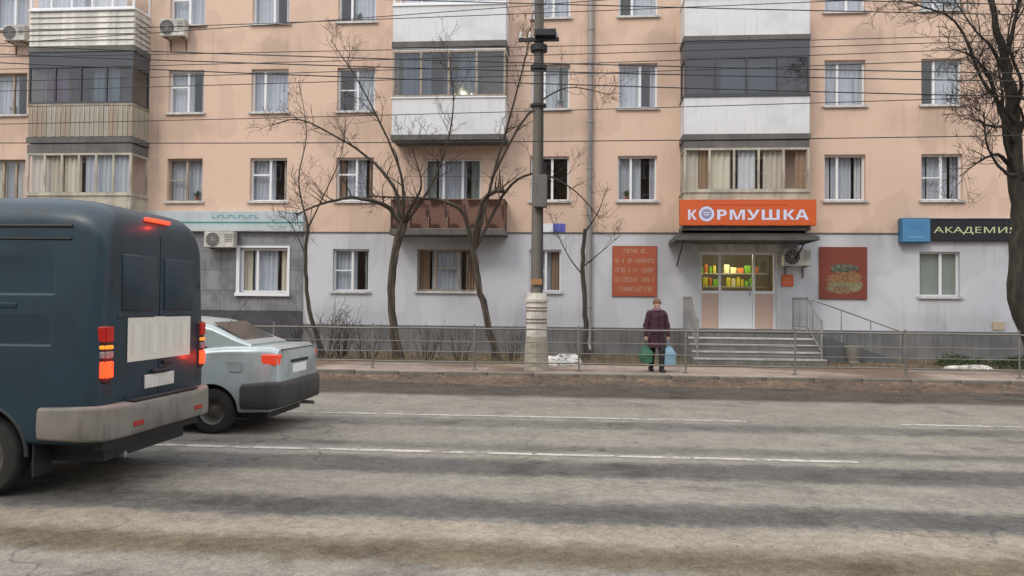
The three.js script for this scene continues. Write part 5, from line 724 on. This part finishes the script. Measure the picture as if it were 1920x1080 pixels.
  const trF = (x, y, z) => { let d = 9; for (const s of [-1, 1]) d = Math.min(d, smin(cap(x, y, z, J.hip(s), J.kn(s), 0.095, 0.072), cap(x, y, z, J.kn(s), J.an(s), 0.072, 0.06), 0.02)); return Math.max(d, 0.1 - y, y - 0.75); };
  mesh('trousers', surf(trF, [0, 0.42, 0], [0.26, 0.4, 0.26], 60), S(lin(0.025, 0.024, 0.028), 0.9), o);
  const shF = (s) => { const a = J.an(s); return (x, y, z) => Math.max(smin(cap(x, y, z, [a[0], 0.05, a[2] - 0.04], [a[0] + s * 0.012, 0.035, a[2] + 0.14], 0.05, 0.042), cap(x, y, z, [a[0], 0.06, a[2] - 0.02], [a[0], 0.17, a[2]], 0.054, 0.055), 0.03), -y, y - 0.18); };
  for (const s of [-1, 1]) { const a = J.an(s); mesh('boot', surf(shF(s), [a[0], 0.09, a[2] + 0.05], [0.12, 0.13, 0.2], 44), S(lin(0.02, 0.018, 0.018), 0.6), o); }
  const hatF = (x, y, z) => { let d = Math.hypot(x / 0.092, (y - 1.6) / 0.095, (z + 0.008) / 0.104) * 0.095 - 0.095; d = Math.max(d, 1.585 - y - (z < 0 ? 0.05 : 0)); return smin(d, Math.max(Math.abs(y - 1.6 + (z < 0 ? 0.02 : 0)) - 0.022, Math.hypot(x / 0.095, (z + 0.004) / 0.108) * 0.1 - 0.1), 0.01); };
  mesh('knitted_hat', surf(hatF, [0, 1.6, 0], [0.14, 0.14, 0.15], 48), S(lin(0.17, 0.085, 0.045), 0.95), o, 'brown knitted hat');
  mesh('scarf', [new THREE.TorusGeometry(0.078, 0.034, 10, 24).rotateX(Math.PI / 2).scale(1, 1.1, 1).translate(0, 1.425, 0.008)], S(lin(0.22, 0.1, 0.14), 0.95), o);
  const bagF = (s, w, h, d, mat, label, nm) => { const q = new THREE.Group(), hx = s * 0.255; const c = Math.cos(0.15), sn = Math.sin(0.15); const th = thing(nm, label, 'bag', [f.x + hx * c + 0.035 * sn, PAVE + 0.735 - h - 0.16, f.z - hx * sn + 0.035 * c], 0.15); const g = new THREE.BoxGeometry(d, h, w, 8, 10, 8), p = g.attributes.position; for (let i = 0; i < p.count; i++) { const x = p.getX(i), y = p.getY(i), z = p.getZ(i), t = y / h + 0.5, k = 0.55 + 0.5 * Math.sin(Math.PI * (0.18 + 0.62 * (1 - t))); const wv = 0.012 * Math.sin(z * 40 + y * 22) + 0.008 * Math.sin(y * 35 + x * 50); const ro = 1 - 0.22 * Math.pow(Math.abs(2 * x / d), 4) * Math.pow(Math.abs(2 * z / w), 2), pinch = 1 - 0.45 * sstep(0.55, 1, t), fl = t < 0.05 ? 0.93 : 1; p.setXYZ(i, (x * k * 1.05 * pinch * fl + wv), y + h / 2 + (t > 0.9 ? 0.02 * Math.cos(z * 30) : 0), z * (0.9 + 0.14 * (1 - t)) * ro * pinch * fl + wv * 0.6); } g.computeVertexNormals(); mesh('sack', g, mat, th); const hd = bag(); for (const e of [-0.25, 0.25]) { const cv = new THREE.CatmullRomCurve3([[e * d * 0.6, h - 0.01, -w * 0.28], [e * 0.05, h + 0.12, -0.02], [0, h + 0.168, 0], [e * 0.05, h + 0.12, 0.02], [e * d * 0.6, h - 0.01, w * 0.28]].map((a) => new THREE.Vector3(...a))).getPoints(14); tubeInto(hd, cv, cv.map(() => 0.006), 6); } mesh('handle', unbag(hd), mat, th); };
  bagF(-1, 0.32, 0.36, 0.24, S(lin(0.035, 0.13, 0.07), 0.7), 'dark green carrier bag held by the person', 'green_bag');
  bagF(1, 0.3, 0.42, 0.3, S(lin(0.20, 0.34, 0.43), 0.6), 'light blue carrier bag held by the person', 'blue_bag');
}

// ---------------------------------------------------------------- the other side of the street, which the lower window panes mirror
{
  const o = thing('opposite_block', 'brown brick apartment block across the street', 'building', [0, 0, 46]);
  mesh('wall', [box3(-48, 48, -0.05, 14.5, 0.4, 12)], S(lin(0.24, 0.17, 0.125), 0.95, { map: concT }), o); mesh('roof', [box3(-48.4, 48.4, 14.5, 14.8, 0.1, 12.4)], M.roof, o);
  const wf = join([box3(-0.7, 0.7, 0, 0.08, 0, 0.1), box3(-0.7, 0.7, 1.32, 1.4, 0, 0.1), box3(-0.7, -0.62, 0.08, 1.32, 0, 0.1), box3(0.62, 0.7, 0.08, 1.32, 0, 0.1), box3(-0.04, 0.04, 0.08, 1.32, 0, 0.1)]), pn = new THREE.PlaneGeometry(1.3, 1.3).rotateY(Math.PI).translate(0, 0.7, 0.06);
  const gls = S(lin(0.03, 0.035, 0.04), 0.08);
  for (let fl = 0; fl < 5; fl++) for (let i = -9; i <= 9; i++) { const w = mesh('window', wf, M.pvc, o); w.position.set(i * 3.1, 1.6 + fl * 2.8, 0.3); mesh('pane', pn, gls, w); }
}
scene.traverse((m) => { if (m.isMesh) { m.castShadow = true; m.receiveShadow = true; } });
renderer.render(scene, camera);
